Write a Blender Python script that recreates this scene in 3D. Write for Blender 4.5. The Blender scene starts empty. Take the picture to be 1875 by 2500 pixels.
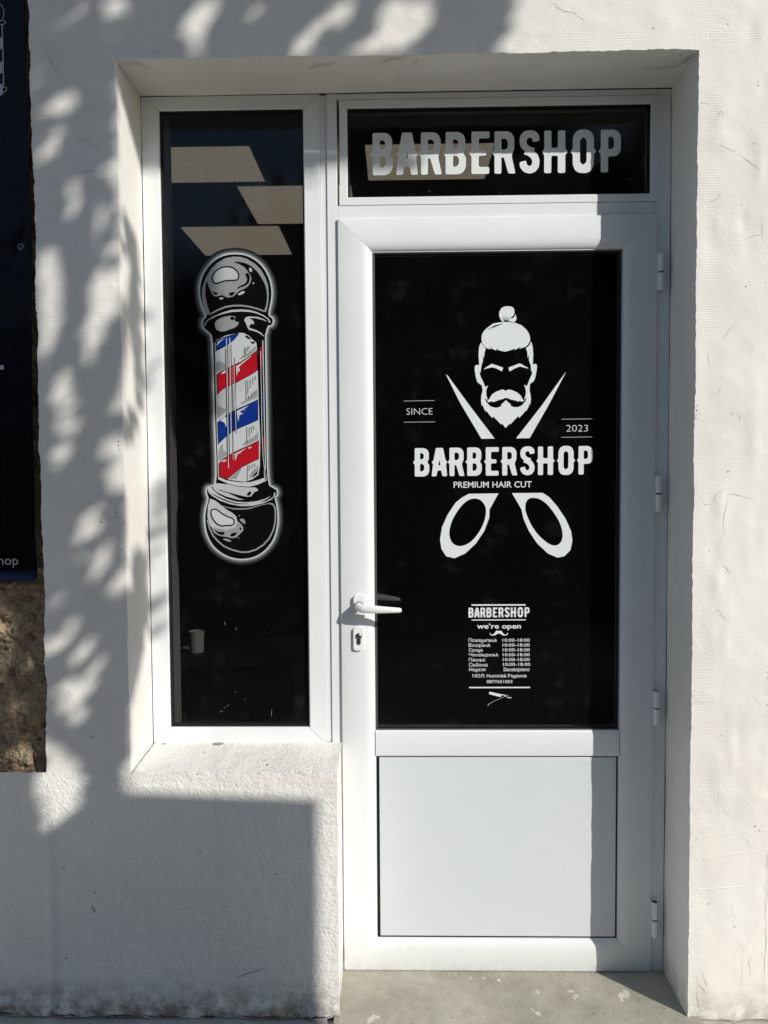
import bpy, bmesh, math, random
from mathutils import Vector, Matrix, noise
from mathutils.geometry import delaunay_2d_cdt

scene = bpy.context.scene
COL = scene.collection
rnd = random.Random(7)

# ------------------------------------------------------------------ camera
CAM = Vector((0.158, -1.8954, 1.3662))
YAW, PITCH, ROLL, FPX = -0.019139, -0.044923, -0.006508, 1882.84
cy, sy = math.cos(YAW), math.sin(YAW)
cp, sp_ = math.cos(PITCH), math.sin(PITCH)
cr, sr = math.cos(ROLL), math.sin(ROLL)
FWD = Vector((sy*cp, cy*cp, sp_))
R0 = Vector((cy, -sy, 0.0))
U0 = R0.cross(FWD)
RGT = cr*R0 + sr*U0
UPV = -sr*R0 + cr*U0
cam = bpy.data.cameras.new('camera')
cam.sensor_fit = 'VERTICAL'
cam.sensor_height = 36.0
cam.lens = 36.0*FPX/2500.0
cam.clip_start = 0.05
cam.clip_end = 500
camo = bpy.data.objects.new('camera', cam)
COL.objects.link(camo)
m = Matrix((RGT, UPV, -FWD)).transposed().to_4x4()
m.translation = CAM
camo.matrix_world = m
scene.camera = camo

# ------------------------------------------------------------------ sky and sun
SUN = Vector((1.075, -1.0, 0.81))          # towards the sun, per metre away from the wall
SUNN = SUN.normalized()
EL = math.asin(SUNN.z)
AZ = math.atan2(SUNN.x, SUNN.y)            # clockwise from +Y
world = bpy.data.worlds.new('World')
scene.world = world
world.use_nodes = True
nt = world.node_tree
bg = nt.nodes['Background']
sky = nt.nodes.new('ShaderNodeTexSky')
sky.sky_type = 'NISHITA'
sky.sun_disc = False
sky.sun_elevation = EL
sky.sun_rotation = AZ
sky.air_density = 1.0
sky.dust_density = 0.7
sky.ozone_density = 1.3
nt.links.new(sky.outputs[0], bg.inputs['Color'])
bg.inputs['Strength'].default_value = 0.105
sl = bpy.data.lights.new('sun', 'SUN')
sl.energy = 4.05
sl.angle = math.radians(0.45)
sl.color = (1.0, 0.955, 0.89)
slo = bpy.data.objects.new('sun', sl)
COL.objects.link(slo)
slo.rotation_euler = SUNN.to_track_quat('Z', 'Y').to_euler()
slo.location = (8, -8, 8)
scene.view_settings.view_transform = 'Standard'
scene.view_settings.look = 'None'
scene.view_settings.exposure = 0.06
scene.view_settings.gamma = 1.0
scene.render.engine = 'CYCLES'
scene.cycles.max_bounces = 8
scene.cycles.transparent_max_bounces = 16

# ------------------------------------------------------------------ measures
D = 0.1795                    # depth of the recess
XL, XR, ZT = -0.5199, 0.8776, 2.3775
ZS = 0.632                    # window sill
W, H = 0.8416, 2.05           # door leaf
L = D-0.008                   # front of the leaf

def ray(px, py):
    return FWD + RGT*((px-937.5)/FPX) + UPV*((1250-py)/FPX)
def at(px, py, Y=0.0):
    d = ray(px, py); return CAM + d*((Y-CAM.y)/d.y)
def atz(px, py, Z):
    d = ray(px, py); return CAM + d*((Z-CAM.z)/d.z)
def atx(px, py, X):
    d = ray(px, py); return CAM + d*((X-CAM.x)/d.x)

# ------------------------------------------------------------------ materials
def newmat(name):
    mt = bpy.data.materials.new(name); mt.use_nodes = True
    return mt, mt.node_tree, mt.node_tree.nodes['Principled BSDF']
def simple(name, col, rough=0.5, spec=0.5, metal=0.0, var=0.0, vscale=8.0, bump=0.0, bscale=200.0):
    mt, t, b = newmat(name)
    b.inputs['Base Color'].default_value = (*col, 1)
    b.inputs['Roughness'].default_value = rough
    b.inputs['Specular IOR Level'].default_value = spec
    b.inputs['Metallic'].default_value = metal
    if var or bump:
        g = t.nodes.new('ShaderNodeNewGeometry')
    if var:
        n = t.nodes.new('ShaderNodeTexNoise'); n.inputs['Scale'].default_value = vscale
        n.inputs['Detail'].default_value = 5
        t.links.new(g.outputs['Position'], n.inputs['Vector'])
        r = t.nodes.new('ShaderNodeMapRange')
        r.inputs['From Min'].default_value = .3; r.inputs['From Max'].default_value = .7
        r.inputs['To Min'].default_value = 1-var; r.inputs['To Max'].default_value = 1+var
        t.links.new(n.outputs['Fac'], r.inputs['Value'])
        mx = t.nodes.new('ShaderNodeMix'); mx.data_type = 'RGBA'; mx.blend_type = 'MULTIPLY'
        mx.inputs['Factor'].default_value = 1
        mx.inputs['A'].default_value = (*col, 1)
        t.links.new(r.outputs['Result'], mx.inputs['B'])
        t.links.new(mx.outputs['Result'], b.inputs['Base Color'])
    if bump:
        n2 = t.nodes.new('ShaderNodeTexNoise'); n2.inputs['Scale'].default_value = bscale
        n2.inputs['Detail'].default_value = 3
        t.links.new(g.outputs['Position'], n2.inputs['Vector'])
        bp = t.nodes.new('ShaderNodeBump'); bp.inputs['Distance'].default_value = bump
        t.links.new(n2.outputs['Fac'], bp.inputs['Height'])
        t.links.new(bp.outputs['Normal'], b.inputs['Normal'])
    return mt
class NT:
    """small node-building helper"""
    def __init__(s, t): s.t = t
    def n(s, typ, **kw):
        nd = s.t.nodes.new('ShaderNode'+typ)
        for k, v in kw.items(): setattr(nd, k, v)
        return nd
    def lk(s, a, b): s.t.links.new(a, b)
    def math(s, op, a, b=None, clamp=False):
        nd = s.n('Math', operation=op); nd.use_clamp = clamp
        for i, v in enumerate((a, b)):
            if v is None: continue
            if hasattr(v, 'links'): s.lk(v, nd.inputs[i])
            else: nd.inputs[i].default_value = v
        return nd.outputs[0]
    def noise(s, vec, scale, detail=4, rough=.5):
        nd = s.n('TexNoise'); nd.inputs['Scale'].default_value = scale
        nd.inputs['Detail'].default_value = detail; nd.inputs['Roughness'].default_value = rough
        s.lk(vec, nd.inputs['Vector']); return nd.outputs['Fac']
    def remap(s, v, a, b, c, d):
        nd = s.n('MapRange'); s.lk(v, nd.inputs['Value'])
        for k, x in zip(('From Min', 'From Max', 'To Min', 'To Max'), (a, b, c, d)): nd.inputs[k].default_value = x
        return nd.outputs['Result']
    def mix(s, f, a, b):
        nd = s.n('Mix', data_type='RGBA')
        for k, v in (('Factor', f), ('A', a), ('B', b)):
            if hasattr(v, 'links'): s.lk(v, nd.inputs[k])
            elif k == 'Factor': nd.inputs[k].default_value = v
            else: nd.inputs[k].default_value = (*v, 1)
        return nd.outputs['Result']

def plaster_material(name, base, dirt, rough_render):
    mt, t, b = newmat(name); N = NT(t)
    g = N.n('NewGeometry'); pos = g.outputs['Position']
    sep = N.n('SeparateXYZ'); N.lk(pos, sep.inputs[0])
    X, Y, Z = sep.outputs
    big = N.noise(pos, 2.2, 4); mid = N.noise(pos, 9, 5, .6); fine = N.noise(pos, 90, 3)
    c = N.mix(N.remap(big, .35, .65, 0, 1), (base[0]*.945, base[1]*.935, base[2]*.92), base)
    c = N.mix(N.math('MULTIPLY', N.remap(mid, .55, .75, 0, 1), .35), c, [base[0]*.93, base[1]*.91, base[2]*.88])
    # brighter filler patches
    c = N.mix(N.math('MULTIPLY', N.remap(N.noise(pos, 5.3, 2), .58, .63, 0, 1), .5), c, [k*1.045 for k in base])
    # grime close to the ground
    low = N.math('MULTIPLY', N.remap(Z, .0, .10, 1.25, 0), N.remap(N.noise(pos, 22, 6, .65), .36, .6, 0, 1))
    low = N.math('MULTIPLY', low, dirt, True)
    c = N.mix(low, c, (.24, .205, .17))
    run = N.n('Mapping'); run.inputs['Scale'].default_value = (9, 9, 1.1); N.lk(pos, run.inputs['Vector'])
    c = N.mix(N.math('MULTIPLY', N.remap(N.noise(run.outputs[0], 1, 5, .6), .55, .8, 0, 1), .30), c, (base[0]*.80, base[1]*.77, base[2]*.72))
    # little pits and specks
    vo = N.n('TexVoronoi'); vo.inputs['Scale'].default_value = 26
    N.lk(pos, vo.inputs['Vector'])
    sepc = N.n('SeparateColor'); N.lk(vo.outputs['Color'], sepc.inputs[0])
    speck = N.math('MULTIPLY', N.math('LESS_THAN', vo.outputs['Distance'], .085), N.math('GREATER_THAN', sepc.outputs[0], .93))
    c = N.mix(N.math('MULTIPLY', speck, .6), c, (.22, .21, .2))
    N.lk(c, b.inputs['Base Color'])
    b.inputs['Roughness'].default_value = .88
    b.inputs['Specular IOR Level'].default_value = .25
    # relief
    if rough_render:
        stp = N.noise(pos, 120, 2, .5); stp2 = N.noise(pos, 38, 3, .5)
        h = N.math('ADD', N.math('MULTIPLY', stp, 1.0), N.math('MULTIPLY', stp2, .8))
        dist = .0027
    else:
        h = N.math('ADD', N.math('MULTIPLY', N.math('MULTIPLY', N.noise(pos, 170, 3), .26), N.remap(N.noise(pos, 6.1, 3), .42, .6, .15, 1.1)), N.math('MULTIPLY', N.math('MULTIPLY', N.noise(pos, 34, 6, .62), .5), N.remap(N.noise(pos, 4.7, 3), .4, .62, .35, 1.1)))
        # trowel edges
        tr = N.n('TexNoise'); tr.inputs['Scale'].default_value = 6.5; tr.inputs['Detail'].default_value = 2
        tr.inputs['Distortion'].default_value = .7
        N.lk(pos, tr.inputs['Vector'])
        st = N.remap(tr.outputs['Fac'], .56, .60, 0, 1)
        h = N.math('ADD', h, N.math('MULTIPLY', N.math('MULTIPLY', st, N.remap(N.noise(pos, 3.3, 2), .5, .62, 0, 1)), .16))
        # glass-fibre mesh pressed through the top coat, beside the corners and in patches
        wz = N.math('SINE', N.math('MULTIPLY', Z, 2*math.pi/.0062))
        wx = N.math('SINE', N.math('MULTIPLY', X, 2*math.pi/.0062))
        weave = N.math('ADD', wz, N.math('MULTIPLY', wx, .25))
        mk = N.remap(N.noise(pos, 7.5, 3), .53, .6, 0, 1)
        e1 = N.remap(N.math('ABSOLUTE', N.math('SUBTRACT', X, XR+.028)), .018, .03, 1, 0)
        e2 = N.remap(N.math('ABSOLUTE', N.math('SUBTRACT', X, XL-.035)), .02, .035, 1, 0)
        e3 = N.remap(N.math('ABSOLUTE', N.math('SUBTRACT', Z, ZT+.03)), .01, .022, 1, 0)
        e4 = N.remap(N.math('ABSOLUTE', N.math('SUBTRACT', X, -.69)), .01, .03, 1, 0)
        ed = N.math('MAXIMUM', N.math('MAXIMUM', e1, e2), N.math('MAXIMUM', e3, e4))
        ed = N.math('MULTIPLY', ed, N.remap(N.noise(pos, 4.1, 2), .4, .55, .15, 1))
        mk = N.math('MAXIMUM', N.math('MULTIPLY', mk, .55), ed)
        h = N.math('ADD', h, N.math('MULTIPLY', N.math('MULTIPLY', weave, mk), .052))
        dist = .0028
    h = N.math('SUBTRACT', h, N.math('MULTIPLY', speck, .5))
    bp = N.n('Bump'); bp.inputs['Distance'].default_value = dist; bp.inputs['Strength'].default_value = 1
    N.lk(h, bp.inputs['Height']); N.lk(bp.outputs['Normal'], b.inputs['Normal'])
    return mt

M = {}
M['plaster'] = plaster_material('plaster', (.795, .78, .74), .5, False)
M['render'] = plaster_material('rough_render', (.82, .81, .775), .9, True)
M['crack'] = simple('crack', (.42, .40, .37), .95, .1)
M['hole'] = simple('pin_hole', (.05, .045, .04), .95, .1)

def stone_material():
    mt, t, b = newmat('rubble_stone'); N = NT(t)
    pos = N.n('NewGeometry').outputs['Position']
    n1 = N.noise(pos, 14, 8, .68); n2 = N.noise(pos, 60, 6, .7); n3 = N.noise(pos, 4, 3)
    c = N.mix(N.remap(n1, .35, .65, 0, 1), (.27, .19, .11), (.60, .47, .31))
    c = N.mix(N.remap(n2, .55, .72, 0, .8), c, (.58, .50, .38))
    c = N.mix(N.remap(n2, .28, .42, .8, 0), c, (.04, .03, .02))
    c = N.mix(N.remap(n3, .5, .7, 0, .5), c, (.30, .25, .18))
    n4 = N.noise(pos, 170, 4, .7)
    c = N.mix(N.remap(n4, .56, .66, 0, .8), c, (.66, .56, .42))
    c = N.mix(N.remap(n4, .34, .42, .85, 0), c, (.035, .026, .017))
    N.lk(c, b.inputs['Base Color']); b.inputs['Roughness'].default_value = .95
    b.inputs['Specular IOR Level'].default_value = .15
    vo = N.n('TexVoronoi'); vo.inputs['Scale'].default_value = 95; N.lk(pos, vo.inputs['Vector'])
    h = N.math('ADD', N.math('MULTIPLY', n2, 1.1), N.math('SUBTRACT', 1.0, vo.outputs['Distance']))
    bp = N.n('Bump'); bp.inputs['Distance'].default_value = .009; bp.inputs['Strength'].default_value = 1
    N.lk(h, bp.inputs['Height']); N.lk(bp.outputs['Normal'], b.inputs['Normal'])
    return mt
M['stone'] = stone_material()

def concrete_material(name, base, light, spots):
    mt, t, b = newmat(name); N = NT(t)
    pos = N.n('NewGeometry').outputs['Position']
    c = N.mix(N.remap(N.noise(pos, 5, 6, .6), .35, .65, 0, 1), [k*.76 for k in base], [k*1.16 for k in base])
    c = N.mix(N.remap(N.noise(pos, 55, 4, .6), .58, .75, 0, .5), c, [k*.6 for k in base])
    c = N.mix(N.math('MULTIPLY', N.remap(N.noise(pos, 17, 5, .55), .645, .672, 0, 1), spots), c, light)
    vo = N.n('TexVoronoi'); vo.inputs['Scale'].default_value = 42; N.lk(pos, vo.inputs['Vector'])
    sc = N.n('SeparateColor'); N.lk(vo.outputs['Color'], sc.inputs[0])
    sp = N.math('MULTIPLY', N.math('LESS_THAN', vo.outputs['Distance'], .13), N.math('GREATER_THAN', sc.outputs[0], .82))
    c = N.mix(N.math('MULTIPLY', sp, .7), c, [k*.4 for k in base])
    c = N.mix(N.math('MULTIPLY', N.remap(N.noise(pos, 9, 6, .62), .52, .68, 0, 1), .45), c, (base[0]*.78, base[1]*.70, base[2]*.60))
    vo2 = N.n('TexVoronoi'); vo2.inputs['Scale'].default_value = 110; N.lk(pos, vo2.inputs['Vector'])
    sc2 = N.n('SeparateColor'); N.lk(vo2.outputs['Color'], sc2.inputs[0])
    sp2 = N.math('MULTIPLY', N.math('LESS_THAN', vo2.outputs['Distance'], .2), N.math('GREATER_THAN', sc2.outputs[0], .86))
    c = N.mix(N.math('MULTIPLY', sp2, .75), c, N.mix(sc2.outputs[1], [k*.3 for k in base], light))
    N.lk(c, b.inputs['Base Color']); b.inputs['Roughness'].default_value = .85
    h = N.math('ADD', N.math('MULTIPLY', N.noise(pos, 35, 6, .65), 1.0), N.math('MULTIPLY', N.noise(pos, 300, 2), .25))
    bp = N.n('Bump'); bp.inputs['Distance'].default_value = .003; N.lk(h, bp.inputs['Height'])
    N.lk(bp.outputs['Normal'], b.inputs['Normal'])
    return mt
M['step'] = concrete_material('step_concrete', (.40, .378, .315), (.66, .64, .58), 1.0)
M['pave'] = concrete_material('pavement_concrete', (.54, .51, .45), (.6, .58, .54), .6)
M['asphalt'] = simple('asphalt', (.05, .05, .05), .9, .3, var=.25, vscale=30, bump=.004, bscale=150)

def pvc_material(name, c0, c1):
    mt, t, b = newmat(name); N = NT(t)
    pos = N.n('NewGeometry').outputs['Position']
    c = N.mix(N.remap(N.noise(pos, 3.0, 4), .35, .65, 0, 1), c0, c1)
    sm = N.remap(N.noise(pos, 22, 5, .6), .65, .75, 0, .30)
    c = N.mix(sm, c, (.60, .60, .58))
    sz = N.n('SeparateXYZ'); N.lk(pos, sz.inputs[0])
    gr = N.math('MULTIPLY', N.remap(sz.outputs[2], .008, .05, 1, 0), N.remap(N.noise(pos, 45, 6, .7), .42, .7, 0, .35), True)
    c = N.mix(gr, c, (.40, .36, .30))
    sr_ = N.n('Mapping'); sr_.inputs['Scale'].default_value = (160, 160, 7); sr_.inputs['Rotation'].default_value = (0, .5, 0); N.lk(pos, sr_.inputs['Vector'])
    c = N.mix(N.math('MULTIPLY', N.remap(N.noise(sr_.outputs[0], 1, 2, .5), .74, .80, 0, .25), N.remap(N.noise(pos, 5, 2), .5, .6, 0, 1)), c, (.5, .5, .49))
    N.lk(c, b.inputs['Base Color'])
    b.inputs['Roughness'].default_value = .32
    N.lk(N.remap(N.noise(pos, 12, 4), .3, .7, .26, .4), b.inputs['Roughness'])
    b.inputs['Specular IOR Level'].default_value = .4
    return mt
M['pvc'] = pvc_material('white_pvc', (.74, .77, .775), (.77, .795, .80))
M['panel'] = pvc_material('white_panel_sheet', (.63, .675, .70), (.65, .69, .715))
M['gasket'] = simple('rubber_gasket', (.012, .012, .013), .55, .3)
M['gasket_grey'] = simple('grey_gasket', (.055, .06, .06), .5, .3)
M['groove'] = simple('grey_sill_mark', (.33, .34, .34), .7, .2)  # mid grey of the small flat marks on the sill
M['steel'] = simple('worn_brass_steel', (.36, .33, .28), .28, .5, .95)
M['darksteel'] = simple('dark_steel', (.13, .12, .11), .42, .5, .8)
M['black'] = simple('black_plastic', (.01, .01, .011), .4, .4)
M['white_handle'] = simple('white_lacquer', (.83, .835, .83), .24, .5)
M['interior'] = simple('dim_wall_paint', (.09, .09, .095), .9, .1)
M['interior_dark'] = simple('dark_floor_boards', (.03, .028, .027), .7, .2)
M['interior_white'] = simple('white_inner_jamb', (.78, .78, .77), .6, .3)

def film_material(name, col, trans, rough=.12, attr=False, spec=.36):
    """printed one-way window film: ink dots with fine see-through holes"""
    mt, t, b = newmat(name); N = NT(t)
    b.inputs['Roughness'].default_value = rough
    b.inputs['Specular IOR Level'].default_value = spec
    pos = N.n('NewGeometry').outputs['Position']
    if name.startswith('black_perf'):
        rg = N.remap(N.noise(pos, 6, 5, .6), .4, .7, rough*.6, rough+.12); N.lk(rg, b.inputs['Roughness'])
        du = N.remap(N.noise(pos, 11, 7, .7), .56, .8, 0, .10)
        N.lk(N.mix(du, col, (.20, .19, .17)), b.inputs['Base Color'])
    elif attr:
        a = N.n('Attribute'); a.attribute_name = 'ink'
        c = N.mix(a.outputs['Fac'], (.005, .005, .0055), col); N.lk(c, b.inputs['Base Color'])
    else:
        if max(col) > .1:
            c = N.mix(N.remap(N.noise(pos, 420, 1), .35, .65, 0, 1), [k*.88 for k in col], col)
            N.lk(c, b.inputs['Base Color'])
        else:
            b.inputs['Base Color'].default_value = (*col, 1)
    if trans > 0:
        tr = N.n('BsdfTransparent')
        ms = N.n('MixShader')
        f = N.remap(N.noise(pos, 520, 1), .3, .7, 1-trans*1.25, 1-trans*.75)
        N.lk(f, ms.inputs[0]); N.lk(tr.outputs[0], ms.inputs[1]); N.lk(b.outputs[0], ms.inputs[2])
        N.lk(ms.outputs[0], t.nodes['Material Output'].inputs['Surface'])
    return mt
M['film'] = film_material('black_perforated_film', (.004, .004, .0045), .50, .05, spec=.48)
M['print_white'] = film_material('white_ink', (.86, .915, .92), .14, .3, spec=.3)
M['print_grey'] = film_material('grey_ink', (.30, .32, .325), .1, .25, spec=.3)
M['print_light'] = film_material('light_grey_ink', (.50, .535, .54), .1, .25, spec=.3)
M['print_black'] = film_material('black_ink', (.0045, .0045, .005), 0, .12, spec=.3)
M['print_pole'] = film_material('pale_ink', (.56, .60, .61), .1, .25, spec=.3)
M['print_blue'] = film_material('blue_ink', (.006, .03, .22), 0, .25, spec=.3)
M['print_red'] = film_material('red_ink', (.42, .008, .018), 0, .25, spec=.3)
M['print_glow'] = film_material('halo_ink', (.55, .60, .60), 0, .25, True, spec=.3)

def banner_material():
    mt, t, b = newmat('navy_banner_vinyl'); N = NT(t)
    pos = N.n('NewGeometry').outputs['Position']
    sep = N.n('SeparateXYZ'); N.lk(pos, sep.inputs[0])
    c = N.mix(N.remap(sep.outputs[2], 1.6, 2.4, 0, 1), (.004, .004, .005), (.005, .007, .013))  # bluer towards the top: a reflection put into the colour
    N.lk(c, b.inputs['Base Color'])
    b.inputs['Roughness'].default_value = .25; b.inputs['Specular IOR Level'].default_value = .16
    bp = N.n('Bump'); bp.inputs['Distance'].default_value = .004
    N.lk(N.noise(pos, 9, 3), bp.inputs['Height']); N.lk(bp.outputs['Normal'], b.inputs['Normal'])
    return mt
M['banner'] = banner_material()
M['banner_hem'] = simple('blue_banner_hem', (.006, .013, .04), .25, .4)
M['banner_print'] = simple('banner_print_white', (.42, .43, .52), .4, .4)
M['chrome'] = simple('eyelet_metal', (.25, .25, .27), .3, .5, .9)
M['bark'] = simple('bark', (.10, .08, .06), .9, .2, var=.3, vscale=20, bump=.02, bscale=40)
def leaf_material(name, a, bcol):
    mt, t, b = newmat(name); N = NT(t)
    pos = N.n('NewGeometry').outputs['Position']
    N.lk(N.mix(N.remap(N.noise(pos, 3, 3), .35, .65, 0, 1), a, bcol), b.inputs['Base Color'])
    b.inputs['Roughness'].default_value = .55
    return mt
M['leaf'] = leaf_material('leaf', (.045, .075, .022), (.09, .12, .04))
M['needle'] = leaf_material('dark_needles', (.012, .02, .010), (.03, .042, .018))
M['shadow_box_coat'] = simple('grey_shadow_box', (.60, .59, .56), .9, .2, var=.12, vscale=5, bump=.01, bscale=40)  # coat of the added box that shades the lower render
M['cup'] = simple('white_paper_cup', (.78, .78, .78), .6, .3)
M['table'] = simple('dark_table', (.02, .018, .016), .5, .3)
def emit(name, col, s):
    mt, t, b = newmat(name)
    b.inputs['Base Color'].default_value = (.8, .8, .8, 1)
    b.inputs['Emission Color'].default_value = (*col, 1)
    b.inputs['Emission Strength'].default_value = s
    return mt
M['led'] = emit('lit_ceiling_panel', (1.0, .87, .66), .46)

# ------------------------------------------------------------------ builders
class MB:
    def __init__(s): s.v = []; s.f = []; s.m = []; s.ink = None
    def add(s, vs, fs, mi=0):
        o = len(s.v); s.v += [tuple(p) for p in vs]
        for f in fs: s.f.append([o+i for i in f]); s.m.append(mi)
    def box(s, x0, x1, y0, y1, z0, z1, mi=0):
        vs = [(x, y, z) for z in (z0, z1) for y in (y0, y1) for x in (x0, x1)]
        s.add(vs, [(0, 1, 5, 4), (1, 3, 7, 5), (3, 2, 6, 7), (2, 0, 4, 6), (4, 5, 7, 6), (0, 2, 3, 1)], mi)
    def ring(s, o, i, prof, gap=.00025, mi=0):
        """mitred frame: o, i = (x0,x1,z0,z1) outer and inner rectangle; prof = [(fraction from outer to inner, y)]"""
        def rect(f): return [o[k]+(i[k]-o[k])*f for k in range(4)]
        for side in range(4):
            vs = []; fs = []
            for f, y in prof:
                x0, x1, z0, z1 = rect(f)
                e = {0: ((x0+gap, y, z0), (x1-gap, y, z0)), 1: ((x1, y, z0+gap), (x1, y, z1-gap)),
                     2: ((x1-gap, y, z1), (x0+gap, y, z1)), 3: ((x0, y, z1-gap), (x0, y, z0+gap))}[side]
                vs += e
            for k in range(len(prof)-1):
                a = 2*k; fs.append((a, a+1, a+3, a+2))
            s.add(vs, fs, mi)
    def tube(s, pts, rad, n=10, mi=0, caps=True, squash=None):
        pts = [Vector(p) for p in pts]
        if not isinstance(rad, (list, tuple)): rad = [rad]*len(pts)
        vs = []; fs = []
        for k, p in enumerate(pts):
            d = (pts[min(k+1, len(pts)-1)]-pts[max(k-1, 0)]).normalized()
            a = d.cross(Vector((0, 0, 1)))
            if a.length < .05: a = d.cross(Vector((0, 1, 0)))
            a.normalize(); b = a.cross(d)
            ra, rb = (rad[k], rad[k]) if not isinstance(rad[k], tuple) else rad[k]
            for j in range(n):
                t = 2*math.pi*j/n
                vs.append(p+a*(ra*math.cos(t))+b*(rb*math.sin(t)))
        for k in range(len(pts)-1):
            for j in range(n):
                a = k*n+j; b = k*n+(j+1) % n
                fs.append((a, b, b+n, a+n))
        if caps:
            fs.append(tuple(range(n))[::-1]); fs.append(tuple(range((len(pts)-1)*n, len(pts)*n)))
        s.add(vs, fs, mi)
    def lathe_z(s, c, prof, n=20, mi=0):
        vs = []; fs = []
        for r, z in prof:
            for j in range(n):
                t = 2*math.pi*j/n; vs.append((c[0]+r*math.cos(t), c[1]+r*math.sin(t), c[2]+z))
        for k in range(len(prof)-1):
            for j in range(n):
                a = k*n+j; b = k*n+(j+1) % n; fs.append((a, b, b+n, a+n))
        s.add(vs, fs, mi)
    def disc(s, c, r, y, n=16, mi=0):
        vs = [(c[0]+r*math.cos(2*math.pi*j/n), y, c[1]+r*math.sin(2*math.pi*j/n)) for j in range(n)]
        s.add(vs, [tuple(range(n))[::-1]], mi)
    def flat(s, loops, y, mi=0):
        """fill closed (x,z) loops (outer first, then holes) at depth y, facing the street"""
        V = []; F = []
        for lp in loops:
            o = len(V); V += [Vector((p[0], p[1])) for p in lp]; F.append(list(range(o, o+len(lp))))
        r = delaunay_2d_cdt(V, [], F, 2, 1e-7)
        s.add([(p.x, y, p.y) for p in r[0]], [tuple(f)[::-1] if tri_ccw(r[0], f) < 0 else tuple(f) for f in r[2]], mi)
    def stroke(s, pts, w, y, mi=0, closed=False):
        P = [Vector(p) for p in pts]; n = len(P); vs = []; fs = []
        for k in range(n):
            a = P[(k-1) % n] if (closed or k > 0) else P[k]
            b = P[(k+1) % n] if (closed or k < n-1) else P[k]
            d = (b-a); d = d.normalized() if d.length > 1e-9 else Vector((1, 0))
            nn = Vector((-d.y, d.x))
            ww = w if not isinstance(w, (list, tuple)) else w[k]
            vs += [(P[k].x+nn.x*ww/2, y, P[k].y+nn.y*ww/2), (P[k].x-nn.x*ww/2, y, P[k].y-nn.y*ww/2)]
        for k in range(n if closed else n-1):
            a = 2*k; b = 2*((k+1) % n); fs.append((a, a+1, b+1, b))
        s.add(vs, fs, mi)
    def plate(s, lp, y0, y1, mi=0):
        """extruded outline from y1 (back) to y0 (front)"""
        n = len(lp)
        s.flat([lp], y0, mi)
        vs = [(p[0], y0, p[1]) for p in lp]+[(p[0], y1, p[1]) for p in lp]
        s.add(vs, [(k, (k+1) % n, n+(k+1) % n, n+k) for k in range(n)], mi)
    def build(s, name, mats, parent=None, smooth=30, bevel=0, loc=None):
        me = bpy.data.meshes.new(name); me.from_pydata(s.v, [], s.f)
        for mt in (mats if isinstance(mats, (list, tuple)) else [mats]): me.materials.append(M[mt])
        me.polygons.foreach_set('material_index', s.m)
        if smooth:
            me.shade_smooth() if hasattr(me, 'shade_smooth') else None
            me.set_sharp_from_angle(angle=math.radians(smooth))
        if s.ink is not None:
            at_ = me.attributes.new('ink', 'FLOAT', 'POINT'); at_.data.foreach_set('value', s.ink)
        me.update()
        o = bpy.data.objects.new(name, me); COL.objects.link(o)
        if parent is not None:
            o.parent = parent
            if parent.type == 'EMPTY': o.location = -Vector(parent.location)
        if bevel:
            md = o.modifiers.new('soft_edges', 'BEVEL'); md.width = bevel; md.segments = 2
            md.limit_method = 'ANGLE'; md.angle_limit = math.radians(50)
        return o
def tri_ccw(V, f):
    a, b, c = V[f[0]], V[f[1]], V[f[2]]
    return (b-a).cross(c-a)
def thing(name, label, cat, loc, group=None):
    o = bpy.data.objects.new(name, None); o.empty_display_size = .1
    COL.objects.link(o); o.location = loc
    o['label'] = label; o['category'] = cat; o['kind'] = 'thing'
    if group: o['group'] = group
    return o
def tag(o, label, cat=None, kind=None, group=None):
    o['label'] = label
    if cat: o['category'] = cat; o['kind'] = 'thing'
    if kind: o['kind'] = kind
    if group: o['group'] = group
    return o
def rounded(lp, r=.01, k=3):
    out = []; n = len(lp)
    for i in range(n):
        a, p, b = Vector(lp[i-1]), Vector(lp[i]), Vector(lp[(i+1) % n])
        da, db = a-p, b-p
        q = min(r, da.length*.42, db.length*.42)
        A = p+da.normalized()*q; B = p+db.normalized()*q
        for j in range(k+1):
            t = j/k; out.append(tuple(A*(1-t)**2+p*(2*t*(1-t))+B*t*t))
    return out
def smoothed(lp, k=4):
    out = []; n = len(lp)
    for i in range(n):
        p0, p1, p2, p3 = (Vector(lp[(i+j-1) % n]) for j in range(4))
        for j in range(k):
            t = j/k
            out.append(tuple(.5*((2*p1)+(p2-p0)*t+(2*p0-5*p1+4*p2-p3)*t*t+(3*p1-p0-3*p2+p3)*t**3)))
    return out
def ell(cx, cy_, rx, ry, ang=0, n=14):
    a = math.radians(ang); c, s_ = math.cos(a), math.sin(a)
    return [(cx+rx*math.cos(t)*c-ry*math.sin(t)*s_, cy_+rx*math.cos(t)*s_+ry*math.sin(t)*c)
            for t in (2*math.pi*k/n for k in range(n))]
def xz(Y, ox=0, oy=0, sc=1.0):
    """maps points read off the photograph's print to metres on the plane y = Y"""
    def f(lp):
        r = []
        for p in lp:
            q = at(ox+p[0]*sc, oy+p[1]*sc, Y); r.append((q.x, q.z))
        return r
    return f
def fbm(x, z, s, seed=0.0, octv=4):
    v = 0; a = 1
    for k in range(octv):
        v += a*noise.noise(Vector((x*s+seed, z*s-seed, seed*.37))); s *= 2.05; a *= .52
    return v

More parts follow.
